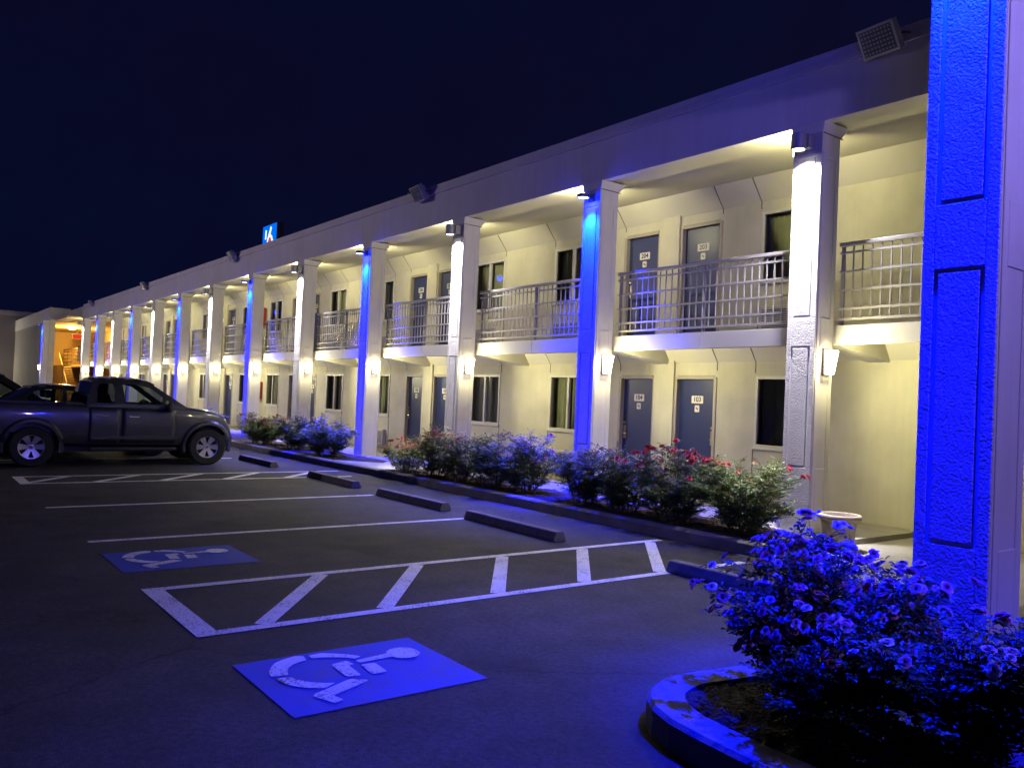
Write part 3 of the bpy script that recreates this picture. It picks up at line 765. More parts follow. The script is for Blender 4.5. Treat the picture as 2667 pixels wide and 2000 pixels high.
# ------------------------------------------------------------------ far wing with the orange stairwell
FW = -58.6
far = tag(empty('motel_wing', (0,0,0)), 'far motel wing holding the orange-lit stairwell at the end of the pillar row', 'building')
m = MB()
m.box(FW-.15, FW, 8.02, 8.34, 0, 6.08, 'stucco_wall'); m.box(FW-.15, FW, 8.34, 9.16, 5.25, 6.08, 'stucco_wall')
m.box(FW-.15, XW0, 9.16, 9.31, 5.24, 6.0, 'stucco_wall')
m.build('stairwell_frame', far)
m = MB(); m.box(-76, FW-.151, 8.02, 8.2, 5.236, 6.10, 'fascia_paint'); m.box(-76, FW-.151, 8.201, 14, 5.9, 6.0, 'roof_felt'); m.build('roof_fascia', far)
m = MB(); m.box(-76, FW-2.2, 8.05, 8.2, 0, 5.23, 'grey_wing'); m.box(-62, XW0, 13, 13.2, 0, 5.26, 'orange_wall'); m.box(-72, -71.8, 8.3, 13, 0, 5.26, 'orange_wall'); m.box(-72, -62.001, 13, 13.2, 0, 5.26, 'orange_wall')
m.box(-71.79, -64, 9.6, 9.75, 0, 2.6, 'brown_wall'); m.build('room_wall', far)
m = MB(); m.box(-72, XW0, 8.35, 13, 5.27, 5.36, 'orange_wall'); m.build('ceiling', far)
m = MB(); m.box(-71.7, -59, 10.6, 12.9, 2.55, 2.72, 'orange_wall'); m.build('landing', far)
m = MB()
for z in (2.9, 3.15, 3.4, 3.65): m.box(-70, -58.9, 10.6, 10.64, z, z+.05, 'brown_wall')
m.box(-70, -58.9, 10.58, 10.66, 3.80, 3.88, 'brown_wall')
for x in np.arange(-70, -58.8, 1.6): m.box(x, x+.05, 10.6, 10.64, 2.72, 3.8, 'brown_wall')
m.build('landing_railing', far)
m = MB()
for i in range(15):
    x = -66.5+i*.29; z = 2.55-i*.172; m.box(x, x+.31, 9.75, 10.55, z-.06, z, 'orange_wall')
m.hexa([(-66.5,9.76,2.35),(-62.1,9.76,-.25),(-62.1,9.82,-.25),(-66.5,9.82,2.35),(-66.5,9.76,2.62),(-62.1,9.76,.02),(-62.1,9.82,.02),(-66.5,9.82,2.62)], 'orange_wall')
m.hexa([(-66.5,9.77,3.42),(-62.1,9.77,.92),(-62.1,9.82,.92),(-66.5,9.82,3.42),(-66.5,9.77,3.52),(-62.1,9.77,1.02),(-62.1,9.82,1.02),(-66.5,9.82,3.52)], 'orange_wall')
m.build('stair', far)
fp = pil0.copy(); C.objects.link(fp); fp.parent = far; fp.location = (FW-.06, 7.66, 0)
c_ = cap0.copy(); C.objects.link(c_); c_.parent = fp
put_lamp('b', 0, (FW-.06-PW/2, 7.66-.195, 4.97), 'flat blue lamp on the last pillar, in front of the orange stairwell')
t = copy_tree(s0); t.location = (FW-.06-PW/2-.0, 7.56, 2.24); t.rotation_euler = (0,0,rad(-90)); t.location = (FW-.06-PW/2, 7.648, 2.30); tag(t, 'round white glow on the front of the last blue pillar beside the stairwell', 'wall lamp', 'glowing sconces on the pillar sides')
t = empty('ceiling_lamp', (-64.5, 10.2, 5.19)); m = MB(); m.lathe([(0,-.10),(.16,-.08),(.24,0),(.26,.07),(0,.07)], 'sodium_glow', 20); m.build('lamp_shade', t, smooth=True)
light('POINT', 'lamp_glow', t, (0,0,-.35), 1150, (1,.56,.12), radius=.12); tag(t, 'orange ceiling lamp inside the far stairwell', 'ceiling lamp')
t = empty('exit_sign', (-66.6, 10.9, 4.75)); m = MB(); m.box(-.02, .02, -.32, .32, -.16, .16, 'exit_red'); m.build('sign_panel', t); m = MB(); m.box(-.05, -.021, -.34, .34, -.18, .18, 'fixture_metal'); m.tube((-.03,0,.18), (-.03,0,.515), .015, 'fixture_metal'); m.build('housing', t)
tag(t, 'small red exit sign under the orange stairwell ceiling', 'exit sign')
# cross wing closing the far left
cw = tag(empty('motel_wing', (0,0,0)), 'plain grey end wall of the cross wing at the far left, behind the parked cars', 'building')
m = MB(); m.box(-92, -76, -30, 14, 0, 6.55, 'grey_wing'); m.build('room_wall', cw)
m = MB(); m.box(-92, -75.8, -30.2, 14.2, 6.551, 6.85, 'fascia_paint'); m.build('roof_fascia', cw)
for zz, lb in ((5.0, 'unseen upper sconce added to brighten the grey end wall'), (2.31, 'unseen lower sconce added to brighten the grey end wall')):  # unseen sconces added to lift the dark end wall
    t = copy_tree(s0); t.location = (-75.99, 2.6, zz); tag(t, lb, 'wall lamp', 'glowing sconces on the pillar sides')
    light('POINT', 'fill_light', t, (1.2,0,0), 150, (1,.93,.88), radius=.1)  # extra fill floating off the wall, added to brighten it
t = copy_tree(s0); t.location = (-75.99, 5.6, 2.3); tag(t, 'dim sconce on the grey end wall at the far left edge', 'wall lamp', 'glowing sconces on the pillar sides')

# ------------------------------------------------------------------ roadside sign far behind the roof
SX0, SX1, SZ0, SZ1, SY = -60.6, -57.97, 11.2, 13.62, 22.
sg = tag(empty('road_sign', ((SX0+SX1)/2, SY, 0)), 'tall lit blue road sign with a white and red numeral, rising above the roof', 'sign')
w2 = (SX1-SX0)/2
m = MB(); m.box(-w2-.08, w2+.08, 0, .5, SZ0-.08, SZ1+.08, 'fixture_metal'); m.build('cabinet', sg)
m = MB(); m.box(-w2, w2, -.03, -.001, SZ0, SZ1, 'sign_blue'); m.build('sign_face', sg)
m = MB(); m.tube((0,.25,0), (0,.25,SZ0-.08), .22, 'fixture_metal', n=12); m.build('pole', sg)
def ribbon(m, pts, wds, y, mat, y0):
    n = len(pts); Lf, Rt = [], []
    for i in range(n):
        a = Vector(pts[max(i-1,0)]); b = Vector(pts[min(i+1,n-1)]); d = (b-a).normalized(); nn = Vector((-d.y, d.x))*wds[i]/2
        Lf.append(Vector(pts[i])+nn); Rt.append(Vector(pts[i])-nn)
    for i in range(n-1): m.prism([tuple(Lf[i]), tuple(Lf[i+1]), tuple(Rt[i+1]), tuple(Rt[i])], 1, y, y0, mat)
m = MB(); cx = (SX0+SX1)/2
Z = lambda x, z: (x-cx, z)
# numeral: sloping upper stroke, round bowl, short upright to its left
ribbon(m, [Z(-58.93,13.42), Z(-59.10,13.12), Z(-59.28,12.85), Z(-59.46,12.60), Z(-59.58,12.3), Z(-59.60,12.0), Z(-59.5,11.7), Z(-59.25,11.5), Z(-58.95,11.5), Z(-58.68,11.7), Z(-58.58,12.0), Z(-58.62,12.35), Z(-58.78,12.64), Z(-59.0,12.80), Z(-59.2,12.82), Z(-59.4,12.7)],
       [.24,.26,.27,.25,.22,.2,.2,.2,.2,.2,.2,.22,.22,.2,.18,.12], -.055, 'sign_white', -.031)
ribbon(m, [Z(-59.93,13.30), Z(-59.95,12.95), Z(-59.97,12.62)], [.2,.2,.2], -.055, 'sign_white', -.031)
m.build('numeral', sg)
m = MB(); ribbon(m, [Z(-59.42,11.9), Z(-59.42,12.2), Z(-59.34,12.45), Z(-59.18,12.62), Z(-59.0,12.58), Z(-58.84,12.38), Z(-58.78,12.1), Z(-58.8,11.85)], [.10,.12,.15,.18,.18,.15,.12,.1], -.06, 'sign_red', -.032)
m.build('numeral_lining', sg)
# twin-head lamp mast beyond the roof
mt = tag(empty('lamp_mast', (-71, 40, 0)), 'distant twin-head lamp mast, two white dots right of the blue road sign', 'lamp mast')
m = MB(); m.tube((0,0,0), (0,0,21.4), .16, 'fixture_metal', .09); m.tube((-.2,0,20.6), (1.3,0,21.5), .05, 'fixture_metal'); m.build('pole', mt)
for x, z in ((-.2, 20.55), (1.3, 21.55)):
    m = MB(); m.lathe([(0,-.1),(.14,-.06),(.16,.06),(0,.12)], 'far_lamp', 12, c=(x,0,z)); m.build('lamp_head', mt)
# unseen parking-lot lamp post, added and aimed to fill the roof fascia
lp = tag(empty('fill_lamp_post', (-36, -17, 0)), 'unseen lamp post added across the parking lot as fill light', 'fill lamp')
m = MB(); m.tube((0,0,0), (0,0,7.5), .10, 'fixture_metal', .07, 10); m.tube((0,0,7.4), (0,1.1,7.6), .04, 'fixture_metal'); m.build('pole', lp)
m = MB(); m.hexa([(-.16,.9,7.52),(.16,.9,7.52),(.16,1.5,7.56),(-.16,1.5,7.56),(-.12,.9,7.66),(.12,.9,7.66),(.12,1.5,7.66),(-.12,1.5,7.66)], 'fixture_grey'); m.build('lamp_head', lp)
m = MB(); m.box(-.12, .12, .95, 1.45, 7.50, 7.515, 'far_lamp'); m.build('lens', lp)
light('SPOT', 'lamp_beam', lp, (0,1.2,7.42), 7500, (.86,.74,1.), (rad(74),0,rad(4)), .15, 128, .65)

# ------------------------------------------------------------------ planter pot by the first pillar
pt = empty('plant_pot', (-5.34, 8.90, .036))
m = MB(); m.lathe([(0,.0),(.155,.0),(.165,.03),(.20,.33),(.20,.34),(.235,.345),(.245,.36),(.245,.395),(.235,.405),(.205,.405),(.198,.39),(.19,.33),(0,.33)], 'terracotta', 36); m.build('pot', pt, smooth=True, angle=50)
m = MB(); m.lathe([(0,.338),(.188,.338),(.188,.32)], 'mulch', 24); m.build('soil', pt)
tag(pt, 'round pale pot standing beside the white pillar near the big blue one', 'pot')

# ------------------------------------------------------------------ rose bushes
def leaf_cols(r, base, sp=.35):
    k = 1+r.uniform(-sp, sp); h = r.uniform(-.012, .016)
    return (max(.005, base[0]*k+h*.6), max(.008, base[1]*k+h*.4), max(.004, base[2]*k), 1)
def rose_bush(loc, rx, ry, h, seed, ncane=14, nshoot=9, leaf=.034, nbl=14, bl=.036, pinks=((.62,.05,.09),(.70,.16,.20)), base=(.080,.130,.030), redtip=.25, name='rose_bush', lean=(0,0), dens=2.1):
    r = random.Random(seed)
    V, F, T = [], [], []; BV, BF, BT = [], [], []
    st = MB()
    def leaflet(p, d, up, ln, col):
        d = d.normalized(); s = d.cross(up)
        if s.length < .05: s = d.orthogonal()
        s.normalize(); nrm = s.cross(d); w = ln*.34; f = ln*.10
        i = len(V)
        V.extend([tuple(p), tuple(p+d*ln*.38+s*w+nrm*f), tuple(p+d*ln*.74+s*w*.72+nrm*f*.6), tuple(p+d*ln-nrm*f*.8), tuple(p+d*ln*.74-s*w*.72+nrm*f*.6), tuple(p+d*ln*.38-s*w+nrm*f), tuple(p+d*ln*.5)])
        F.extend([(i, i+6, i+1), (i+1, i+6, i+2), (i+2, i+6, i+3), (i+3, i+6, i+4), (i+4, i+6, i+5), (i+5, i+6, i)])
        T.extend([col]*6)
    def compound(p, d, tipf):
        d = d.normalized(); up = Vector((r.uniform(-.5,.5), r.uniform(-.5,.5), 1)); s = d.cross(up).normalized()
        col = leaf_cols(r, base)
        if r.random() < redtip*tipf: col = (col[0]*2.6+.03, col[1]*.75, col[2]*.9, 1)
        ln = leaf*r.uniform(.75, 1.25)
        for q, (t, sd) in enumerate(((.35,1),(.35,-1),(.75,1),(.75,-1),(1.,0))):
            pp = p + d*ln*2.2*t; dd = d*(.55 if sd else 1) + s*sd*.9 + Vector((0,0,r.uniform(-.25,.15)))
            leaflet(pp, dd, up, ln*(.85 if q < 2 else 1.), col)
    def blossom(p, d, sz):
        c = pinks[r.randrange(len(pinks))]; k = r.uniform(.75, 1.2); d = d.normalized(); a = d.orthogonal().normalized(); b = d.cross(a)
        ph = r.uniform(0, 6.3)
        for ring, (n, op, ln) in enumerate(((7, 1.28, 1.), (6, .95, .92), (5, .62, .80), (4, .32, .66), (3, .12, .5))):
            for j in range(n):
                t = ph + 2*math.pi*(j+.4*ring)/n + r.uniform(-.2,.2)
                e = (a*math.cos(t)+b*math.sin(t)); s = d.cross(e)
                tip = e*math.sin(op)+d*math.cos(op); L_ = sz*ln*r.uniform(.85,1.15); w = L_*.62
                i = len(BV); base_ = p + e*sz*.08
                m1 = base_ + (e*math.sin(op*.75)+d*math.cos(op*.75))*L_*.6; tp = base_ + tip*L_ - d*L_*.06*r.uniform(0,2)
                BV.extend([tuple(base_), tuple(m1+s*w), tuple(tp+s*w*.45), tuple(tp-s*w*.45), tuple(m1-s*w), tuple(m1-d*L_*.08)])
                BF.extend([(i,i+5,i+1),(i+1,i+5,i+2),(i+2,i+5,i+3),(i+3,i+5,i+4),(i+4,i+5,i)])
                kk = k*(1-.18*ring)*r.uniform(.9,1.1)
                BT.extend([(min(.95,c[0]*kk), min(.95,c[1]*kk), min(.95,c[2]*kk), 1)]*5)
    tips = []; ncane = int(ncane*1.25); nshoot = int(nshoot*dens)
    for ci in range(ncane):
        t = 2*math.pi*(ci+r.random())/ncane; q = math.sqrt(r.random())
        tx, ty = math.cos(t)*rx*q+lean[0], math.sin(t)*ry*q+lean[1]; tz = h*r.uniform(.78, 1.04)*(1-.28*q*q)*(1 if r.random() < .62 else r.uniform(.40,.75))
        p0 = Vector((math.cos(t)*rx*.42*r.random(), math.sin(t)*ry*.42*r.random(), 0)); p3 = Vector((tx, ty, tz))
        p1 = p0 + Vector((tx*.25, ty*.25, tz*.45)); p2 = Vector((tx*.75, ty*.75, tz*.85))
        def B(u): return ((1-u)**3)*p0+3*u*(1-u)**2*p1+3*u*u*(1-u)*p2+u**3*p3
        prev = p0
        for k in range(1, 6):
            nx = B(k/5); st.tube(prev, nx, .008*(1.15-.16*k), 'stem', .008*(1-.16*k), 5, False); prev = nx
        for sh in range(nshoot):
            u = 1-r.random()**1.15*.93; s0_ = B(u)
            az = r.uniform(0, 2*math.pi); dr = Vector((math.cos(az), math.sin(az), r.uniform(.05, .9))).normalized()
            out = Vector((s0_.x/max(rx,.1), s0_.y/max(ry,.1), 0)); dr = (dr + out*.5).normalized()
            ln = r.uniform(.10, .27)*min(1, h+.15); e_ = s0_ + dr*ln
            st.tube(s0_, e_, .0035, 'stem', .002, 3, False)
            nl = r.randint(6, 10)
            for l in range(nl):
                pp = s0_.lerp(e_, (l+.5)/nl); a2 = r.uniform(0, 6.3)
                dd = dr*.5 + Vector((math.cos(a2), math.sin(a2), r.uniform(-.35,.5)))
                compound(pp, dd, min(1, max(0, (pp.z/h-.55)/.35)))
            tips.append((e_, dr))
        # upright leader poking out of the outline
        if r.random() < .5:
            e_ = p3 + Vector((r.uniform(-.06,.06), r.uniform(-.06,.06), r.uniform(.05,.17)))
            st.tube(p3, e_, .0035, 'stem', .0018, 3, False)
            for l in range(5): compound(p3.lerp(e_, (l+1)/5), Vector((r.uniform(-1,1), r.uniform(-1,1), .5)), 1.)
            tips.append((e_, Vector((0,0,1)))); tips.append((e_, Vector((0,0,1))))
    tips.sort(key=lambda q: -(q[0].z/h + .4*math.hypot(q[0].x/rx, q[0].y/ry) + r.uniform(0,.5)))
    ti = 0; nb = 0
    while nb < nbl and ti < len(tips):
        e_, dr = tips[ti]; ti += 1
        cl = r.randint(1, 4)
        for _ in range(cl):
            if nb >= nbl: break
            o_ = Vector((r.uniform(-1,1), r.uniform(-1,1), r.uniform(-.3,.8)))*bl*1.3*(cl > 1)
            blossom(e_+o_+dr*.015, dr+Vector((r.uniform(-.6,.6), r.uniform(-.6,.6), r.uniform(.2,.9))), bl*r.uniform(.75,1.2)); nb += 1
    root = empty(name, loc)
    def mesh(nm, v, f, cols, mat):
        me = bpy.data.meshes.new(nm); me.from_pydata(v, [], f); me.materials.append(MATS[mat])
        at = me.color_attributes.new('tint', 'FLOAT_COLOR', 'CORNER'); arr = np.repeat(np.array(cols, np.float32), 3, axis=0)
        at.data.foreach_set('color', arr.ravel()); me.update()
        o = bpy.data.objects.new(nm, me); C.objects.link(o); o.parent = root; return o
    mesh('foliage', V, F, T, 'leaf')
    if BF: mesh('blossoms', BV, BF, BT, 'petal')
    st.build('stems', root)
    return root
RED = ((.74,.05,.10),(.78,.14,.20),(.68,.04,.08)); CORAL = ((.62,.16,.12),(.55,.10,.10)); PALE = ((.66,.30,.42),(.72,.46,.54),(.58,.16,.30),(.76,.64,.66))
GB = 'rose bushes in the bed behind the kerb'
BU0 = [((-13.95,8.10,.13), .40,.36,.56, 11, 10, 6, .030, 30, CORAL, .9, 'small reddish rose bush standing alone by the concrete path, left end of the long bed'),
      ((-12.98,8.20,.13), .46,.40,.80, 12, 13, 8, .031, 4, CORAL, .6, 'dark rose bush with one tall reddish shoot in front of the third pillar'),
      ((-12.12,8.20,.13), .42,.40,.80, 13, 11, 8, .031, 2, CORAL, .45, 'green rose bush without blooms, two bushes left of the second blue pillar'),
      ((-11.22,8.20,.13), .48,.42,.86, 14, 13, 8, .031, 2, RED, .35, 'tall loose rose bush, half blue-lit, between two dark bushes left of the blue pillar'),
      ((-10.42,8.25,.13), .42,.40,.84, 15, 12, 8, .031, 2, RED, .3, 'rose bush lit strongly blue right beside the second pillar from the camera'),
      ((-8.98,8.25,.13), .46,.42,.78, 16, 13, 8, .031, 5, RED, .3, 'rose bush just right of the second pillar, bluish on its left side'),
      ((-8.15,8.20,.13), .44,.42,.76, 17, 12, 8, .031, 14, RED, .3, 'dark rose bush with a few red blooms under door 104'),
      ((-7.22,8.20,.13), .52,.46,.86, 18, 15, 9, .031, 64, RED, .3, 'rose bush covered in bright red blooms under door 103'),
      ((-6.20,8.22,.13), .48,.44,.88, 19, 15, 9, .031, 16, RED, .12, 'pale green rose bush in front of the white pillar nearest the big blue one'),
      ((-21.6,8.10,.13), .66,.50,.74, 21, 12, 8, .040, 26, CORAL, .5, 'pale rose bush with coral blooms just right of the truck bonnet'),
      ((-19.6,8.20,.13), .66,.50,.74, 22, 12, 8, .040, 3, RED, .35, 'dull dark rose bush between the coral one and the blue-lit round one'),
      ((-17.75,8.15,.13), .60,.50,.70, 23, 13, 8, .040, 0, RED, .1, 'compact round bush glowing blue beside the fourth pillar'),
      ((-26.6,8.20,.13), .55,.5,.66, 24, 10, 7, .042, 0, RED, .1, 'small bush half hidden behind the truck bonnet, lit blue')]
for loc, rx, ry, h, sd, nc, ns, lf, nb, pk, rt, lb in BU0:
    o = rose_bush(loc, rx*1.32, ry*1.25, h*1.04, sd, int(nc*1.35), ns, lf*1.05, nb, .034, pk, redtip=rt); tag(o, lb, 'rose bush', GB)
GI = 'rose bushes in the kerbed island'
IB = [((-2.30,3.74,.14), .52,.36,.80, 31, 22, 10, .029, 480, 'big rose bush crowded with pale blooms at the rounded end of the kerbed island', (-.02,0)),
      ((-2.50,4.35,.14),   .42,.40,.76, 32, 14, 9, .030, 170, 'rose bush behind the big blooming one, against the left of the blue pillar', (0,0)),
      ((-1.62,3.55,.14), .46,.34,.66, 33, 18, 10, .029, 100, 'dark rose bush with few pale blooms below the big blue pillar', (0,0)),
      ((-1.02,3.62,.14), .40,.38,.74, 34, 15, 9, .030, 34, 'rose bush cut by the right edge of the picture', (0,0)),
      ((-2.02,3.26,.14), .28,.16,.42, 36, 9, 7, .024, 4, 'low leafy rose bush hanging near the island kerb', (0,0))]
for loc, rx, ry, h, sd, nc, ns, lf, nb, lb, ln in IB:
    o = rose_bush(loc, rx, ry, h, sd, nc, ns, lf, nb, .0245, PALE, base=(.045,.085,.016), redtip=.10, lean=ln, dens=1.65); tag(o, lb, 'rose bush', GI)

# ------------------------------------------------------------------ vehicles
def interp(tab, y):
    if y <= tab[0][0]: return tab[0][1]
    for (a, va), (b, vb) in zip(tab[:-1], tab[1:]):
        if y <= b:
            t = (y-a)/(b-a); t = t*t*(3-2*t)*.35 + t*.65; return va+(vb-va)*t
    return tab[-1][1]
def curve_panel(outline, holes, thick, fx):
    # flat panel with holes in (y, z), then placed by fx(y, z, depth) -> xyz
    cu = bpy.data.curves.new('p', 'CURVE'); cu.dimensions = '2D'; cu.fill_mode = 'BOTH'; cu.extrude = thick/2
    for pl in [outline]+holes:
        sp = cu.splines.new('POLY'); sp.points.add(len(pl)-1); sp.use_cyclic_u = True
        for p, (y, z) in zip(sp.points, pl): p.co = (y, z, 0, 1)
    t = bpy.data.objects.new('p', cu); C.objects.link(t)
    dg = bpy.context.evaluated_depsgraph_get(); me = bpy.data.meshes.new_from_object(t.evaluated_get(dg))
    bpy.data.objects.remove(t); bpy.data.curves.remove(cu)
    for v in me.vertices: v.co = fx(v.co.x, v.co.y, v.co.z)
    bm = bmesh.new(); bm.from_mesh(me); bmesh.ops.remove_doubles(bm, verts=bm.verts, dist=1e-5); bmesh.ops.recalc_face_normals(bm, faces=bm.faces); bm.to_mesh(me); bm.free()
    me.materials.clear(); return me
def add_mesh(me, name, parent, mat, smooth=False):
    me.name = name; me.materials.append(MATS[mat])
    if smooth: me.polygons.foreach_set('use_smooth', [True]*len(me.polygons)); me.set_sharp_from_angle(angle=rad(35))
    o = bpy.data.objects.new(name, me); C.objects.link(o); o.parent = parent; return o
def wheel(parent, x, y, side, R_, rr_, wd, spokes=6):
    o = MB(); h = wd/2
    o.lathe([(rr_*.98,-h*.92),(rr_*1.06,-h),(R_*.93,-h*.98),(R_*.985,-h*.78),(R_,-h*.5),(R_,h*.5),(R_*.985,h*.78),(R_*.93,h*.98),(rr_*1.06,h),(rr_*.98,h*.92)], 'tyre', 40, 'X')
    for k in range(44):
        t = 2*math.pi*k/44; a, b = R_*.995*math.cos(t), R_*.995*math.sin(t); tx = Vector((0,-math.sin(t), math.cos(t))); rd_ = Vector((0, math.cos(t), math.sin(t)))
        for s_ in (-1, 1):
            cx = s_*h*.62; c0 = Vector((cx, a, b))
            q = []
            for dr in (-.004, .008):
                for dx_, dt in ((-h*.3,-.013),(h*.3,-.013),(h*.3,.013),(-h*.3,.013)):
                    q.append(tuple(c0+rd_*dr+tx*(dt+ .01*s_*dx_/h)+Vector((dx_,0,0))))
            o.hexa(q, 'tyre')
    ty = o.build('wheel', parent, loc=(x, y, R_), smooth=True, angle=30)
    m = MB(); s = side
    m.lathe([(rr_*.99, s*h*.86),(rr_*.93, s*h*.84),(rr_*.9, s*h*.5),(rr_*.88, -s*h*.6)], 'alloy', 40, 'X')
    m.lathe([(0, s*h*.74),(rr_*.20, s*h*.72),(rr_*.24, s*h*.60),(rr_*.24, s*h*.3),(0,s*h*.3)], 'alloy', 24, 'X')
    for k in range(spokes):
        for dd in (-.16, .16):
            t = 2*math.pi*k/spokes+dd; t2 = 2*math.pi*k/spokes+dd*.75
            e0 = Vector((s*h*.66, math.cos(t)*rr_*.2, math.sin(t)*rr_*.2)); e1 = Vector((s*h*.80, math.cos(t2)*rr_*.92, math.sin(t2)*rr_*.92))
            tx = Vector((0,-math.sin(t2), math.cos(t2))); q = []
            for e, wv in ((e0,.022),(e1,.034)):
                for dx_, dt in ((0,-wv),(0,wv),(-s*.03,wv),(-s*.03,-wv)): q.append(tuple(e+tx*dt*rr_/.22+Vector((dx_,0,0))))
            m.hexa([q[0],q[1],q[2],q[3],q[4],q[5],q[6],q[7]], 'alloy')
    m.build('rim', ty, smooth=True, angle=30)
    m = MB(); m.lathe([(0,-s*h*.1),(rr_*.86,-s*h*.1),(rr_*.86,-s*h*.2)], 'black_plastic', 24, 'X'); m.lathe([(0,s*h*.77),(rr_*.1,s*h*.765),(rr_*.11,s*h*.70)], 'chrome', 16, 'X'); m.build('hub', ty, smooth=True)
def vehicle(name, loc, rz, sp):
    root = empty(name, loc, rz); paint = sp['paint']
    Lv = sp['L']; n = int(Lv/.07); ys = [Lv*i/n for i in range(n+1)]
    def hw(y): return interp(sp['hw'], y)
    def sec(y):
        zt, zb, w_ = interp(sp['top'], y), interp(sp['bot'], y), hw(y); hgt = zt-zb
        pr = [(0,zb),(w_*.80,zb),(w_*.93,zb+.03*hgt),(w_*.975,zb+.14*hgt),(w_*.992,zb+.30*hgt),(w_,zb+.46*hgt),(w_*1.0,zb+.60*hgt),(w_*.992,zb+.74*hgt),(w_*.975,zb+.86*hgt),(w_*.95,zb+.94*hgt),(w_*.90,zb+.985*hgt),(w_*.80,zt),(w_*.45,zt+sp['crown']*.75),(0,zt+sp['crown'])]
        return pr
    b = MB(); k = b.mi(paint); secs = []
    for y in ys:
        pr = sec(y); full = pr + [(-x, z) for x, z in reversed(pr[1:-1])]
        secs.append(len(b.v)); b.v += [(x, y, z) for x, z in full]; m_ = len(full)
    for i in range(len(ys)-1):
        a, c = secs[i], secs[i+1]
        for j in range(m_): b.f.append((a+j, a+(j+1) % m_, c+(j+1) % m_, c+j)); b.m.append(k)
    b.f.append(tuple(secs[0]+j for j in range(m_-1,-1,-1))); b.m.append(k); b.f.append(tuple(secs[-1]+j for j in range(m_))); b.m.append(k)
    body = b.build('body', root)
    cut = MB()
    for wy in sp['wheels']:
        for s in (-1, 1):
            W0 = sp['hwmax']
            cut.lathe([(0, s*(W0-.34)),(sp['arch'], s*(W0-.34)),(sp['arch'], s*(W0+.2)),(0, s*(W0+.2))], 'black_plastic', 40, 'X', (0, wy, sp['R']+.01))
    if sp.get('bed'):
        y0, y1, z0, xw = sp['bed']; cut.box(-xw, xw, y0, y1, z0, 3, 'black_plastic')
    if sp.get('cabin'):
        y0, y1, z0, xw = sp['cabin']; cut.box(-xw, xw, y0, y1, z0, 3, 'black_plastic')
    cobj = cut.build('cut', None); cobj.parent = root
    md = body.modifiers.new('c', 'BOOLEAN'); md.object = cobj; md.operation = 'DIFFERENCE'; md.solver = 'EXACT'
    dg = bpy.context.evaluated_depsgraph_get(); me = bpy.data.meshes.new_from_object(body.evaluated_get(dg))
    body.modifiers.clear(); body.data = me; bpy.data.objects.remove(cobj)
    me.polygons.foreach_set('use_smooth', [True]*len(me.polygons)); me.set_sharp_from_angle(angle=rad(32))
    # surface x of the body side at (y, z)
    def side_x(y, z):
        pr = sec(y)
        for (xa, za), (xb, zb_) in zip(pr[1:-3], pr[2:-2]):
            if za <= z <= zb_ and zb_ > za: return xa+(xb-xa)*(z-za)/(zb_-za)
        return pr[6][0]
    # arches
    for wy in sp['wheels']:
        for s in (-1, 1):
            m = MB(); na = 28; prev = None
            for i in range(na+1):
                t = rad(-14+208*i/na); ring = []
                for rr_, dx in ((sp['arch']-.012,-.05),(sp['arch']-.012,sp['flare']),(sp['arch']+.035,sp['flare']*.95),(sp['arch']+.075,.002),(sp['arch']+.06,-.05)):
                    y, z = wy+rr_*math.cos(t), sp['R']+.01+rr_*math.sin(t)
                    ring.append((s*(side_x(min(max(y,.05),Lv-.05), max(z,.45))+dx), y, z))
                if prev:
                    for j in range(5): m.poly([prev[j], prev[(j+1) % 5], ring[(j+1) % 5], ring[j]], sp['arch_mat'])
                prev = ring
            m.build('wheel_arch', root, smooth=True, angle=50)
            wheel(root, s*(sp['hwmax']-sp['tw']/2-.015), wy, s, sp['R'], sp['rim'], sp['tw'])
    # cab
    zb0, kk = sp['zbelt'], sp['tumble']; cw_ = sp['cabhw']
    def cx(y, z): return (cw_ - max(0, z-zb0)*kk - max(0, z-zb0)**2*sp.get('tumble2',.0)) * (1 if y < sp['narrow'][0] else 1-(y-sp['narrow'][0])*sp['narrow'][1])
    for s in (-1, 1):
        me = curve_panel(sp['cab'], sp['wins'], .05, lambda y, z, d: (s*(cx(y,z)-.025+d), y, z)); o = add_mesh(me, 'cab_side', root, paint)
        for wn, gm_ in zip(sp['wins'], sp['winmat']):
            m = MB(); m.poly([(s*(cx(y,z)-.022), y, z) for y, z in wn], gm_); m.build('side_window', root)
            m = MB(); nn_ = len(wn); cy = sum(q[0] for q in wn)/nn_; cz = sum(q[1] for q in wn)/nn_
            for i in range(nn_):
                a, b_ = wn[i], wn[(i+1) % nn_]
                def g(q, f, d): 
                    y, z = cy+(q[0]-cy)*f, cz+(q[1]-cz)*f; return (s*(cx(y,z)+d), y, z)
                m.hexa([g(a,1.0,-.02),g(b_,1.0,-.02),g(b_,1.0,.004),g(a,1.0,.004),g(a,1.035,-.02),g(b_,1.035,-.02),g(b_,1.035,.004),g(a,1.035,.004)], 'black_plastic')
            m.build('window_trim', root)
    # roof, windscreen and rear window: strips lofted across
    parts = {}
    tops = sp['strip']
    for (ya, za, kind), (yb, zb_, _) in zip(tops[:-1], tops[1:]):
        m = parts.setdefault(kind, MB()); mat = paint if kind == 'roof' else ('car_glass' if kind != 'rear_glass_dark' else 'tinted_glass')
        nx = 12
        cr = sp['roofcrown']
        for j in range(nx):
            f0, f1 = -1+2*j/nx, -1+2*(j+1)/nx
            def q(y, z, f):
                bow = (1-f*f); yy = y + (sp['bow']*bow if kind.startswith('wind') and False else 0)
                return (f*(cx(y,z)-.002), yy, z+cr*bow if z > zb0+.05 else z)
            m.poly([q(ya,za,f0), q(ya,za,f1), q(yb,zb_,f1), q(yb,zb_,f0)], mat)
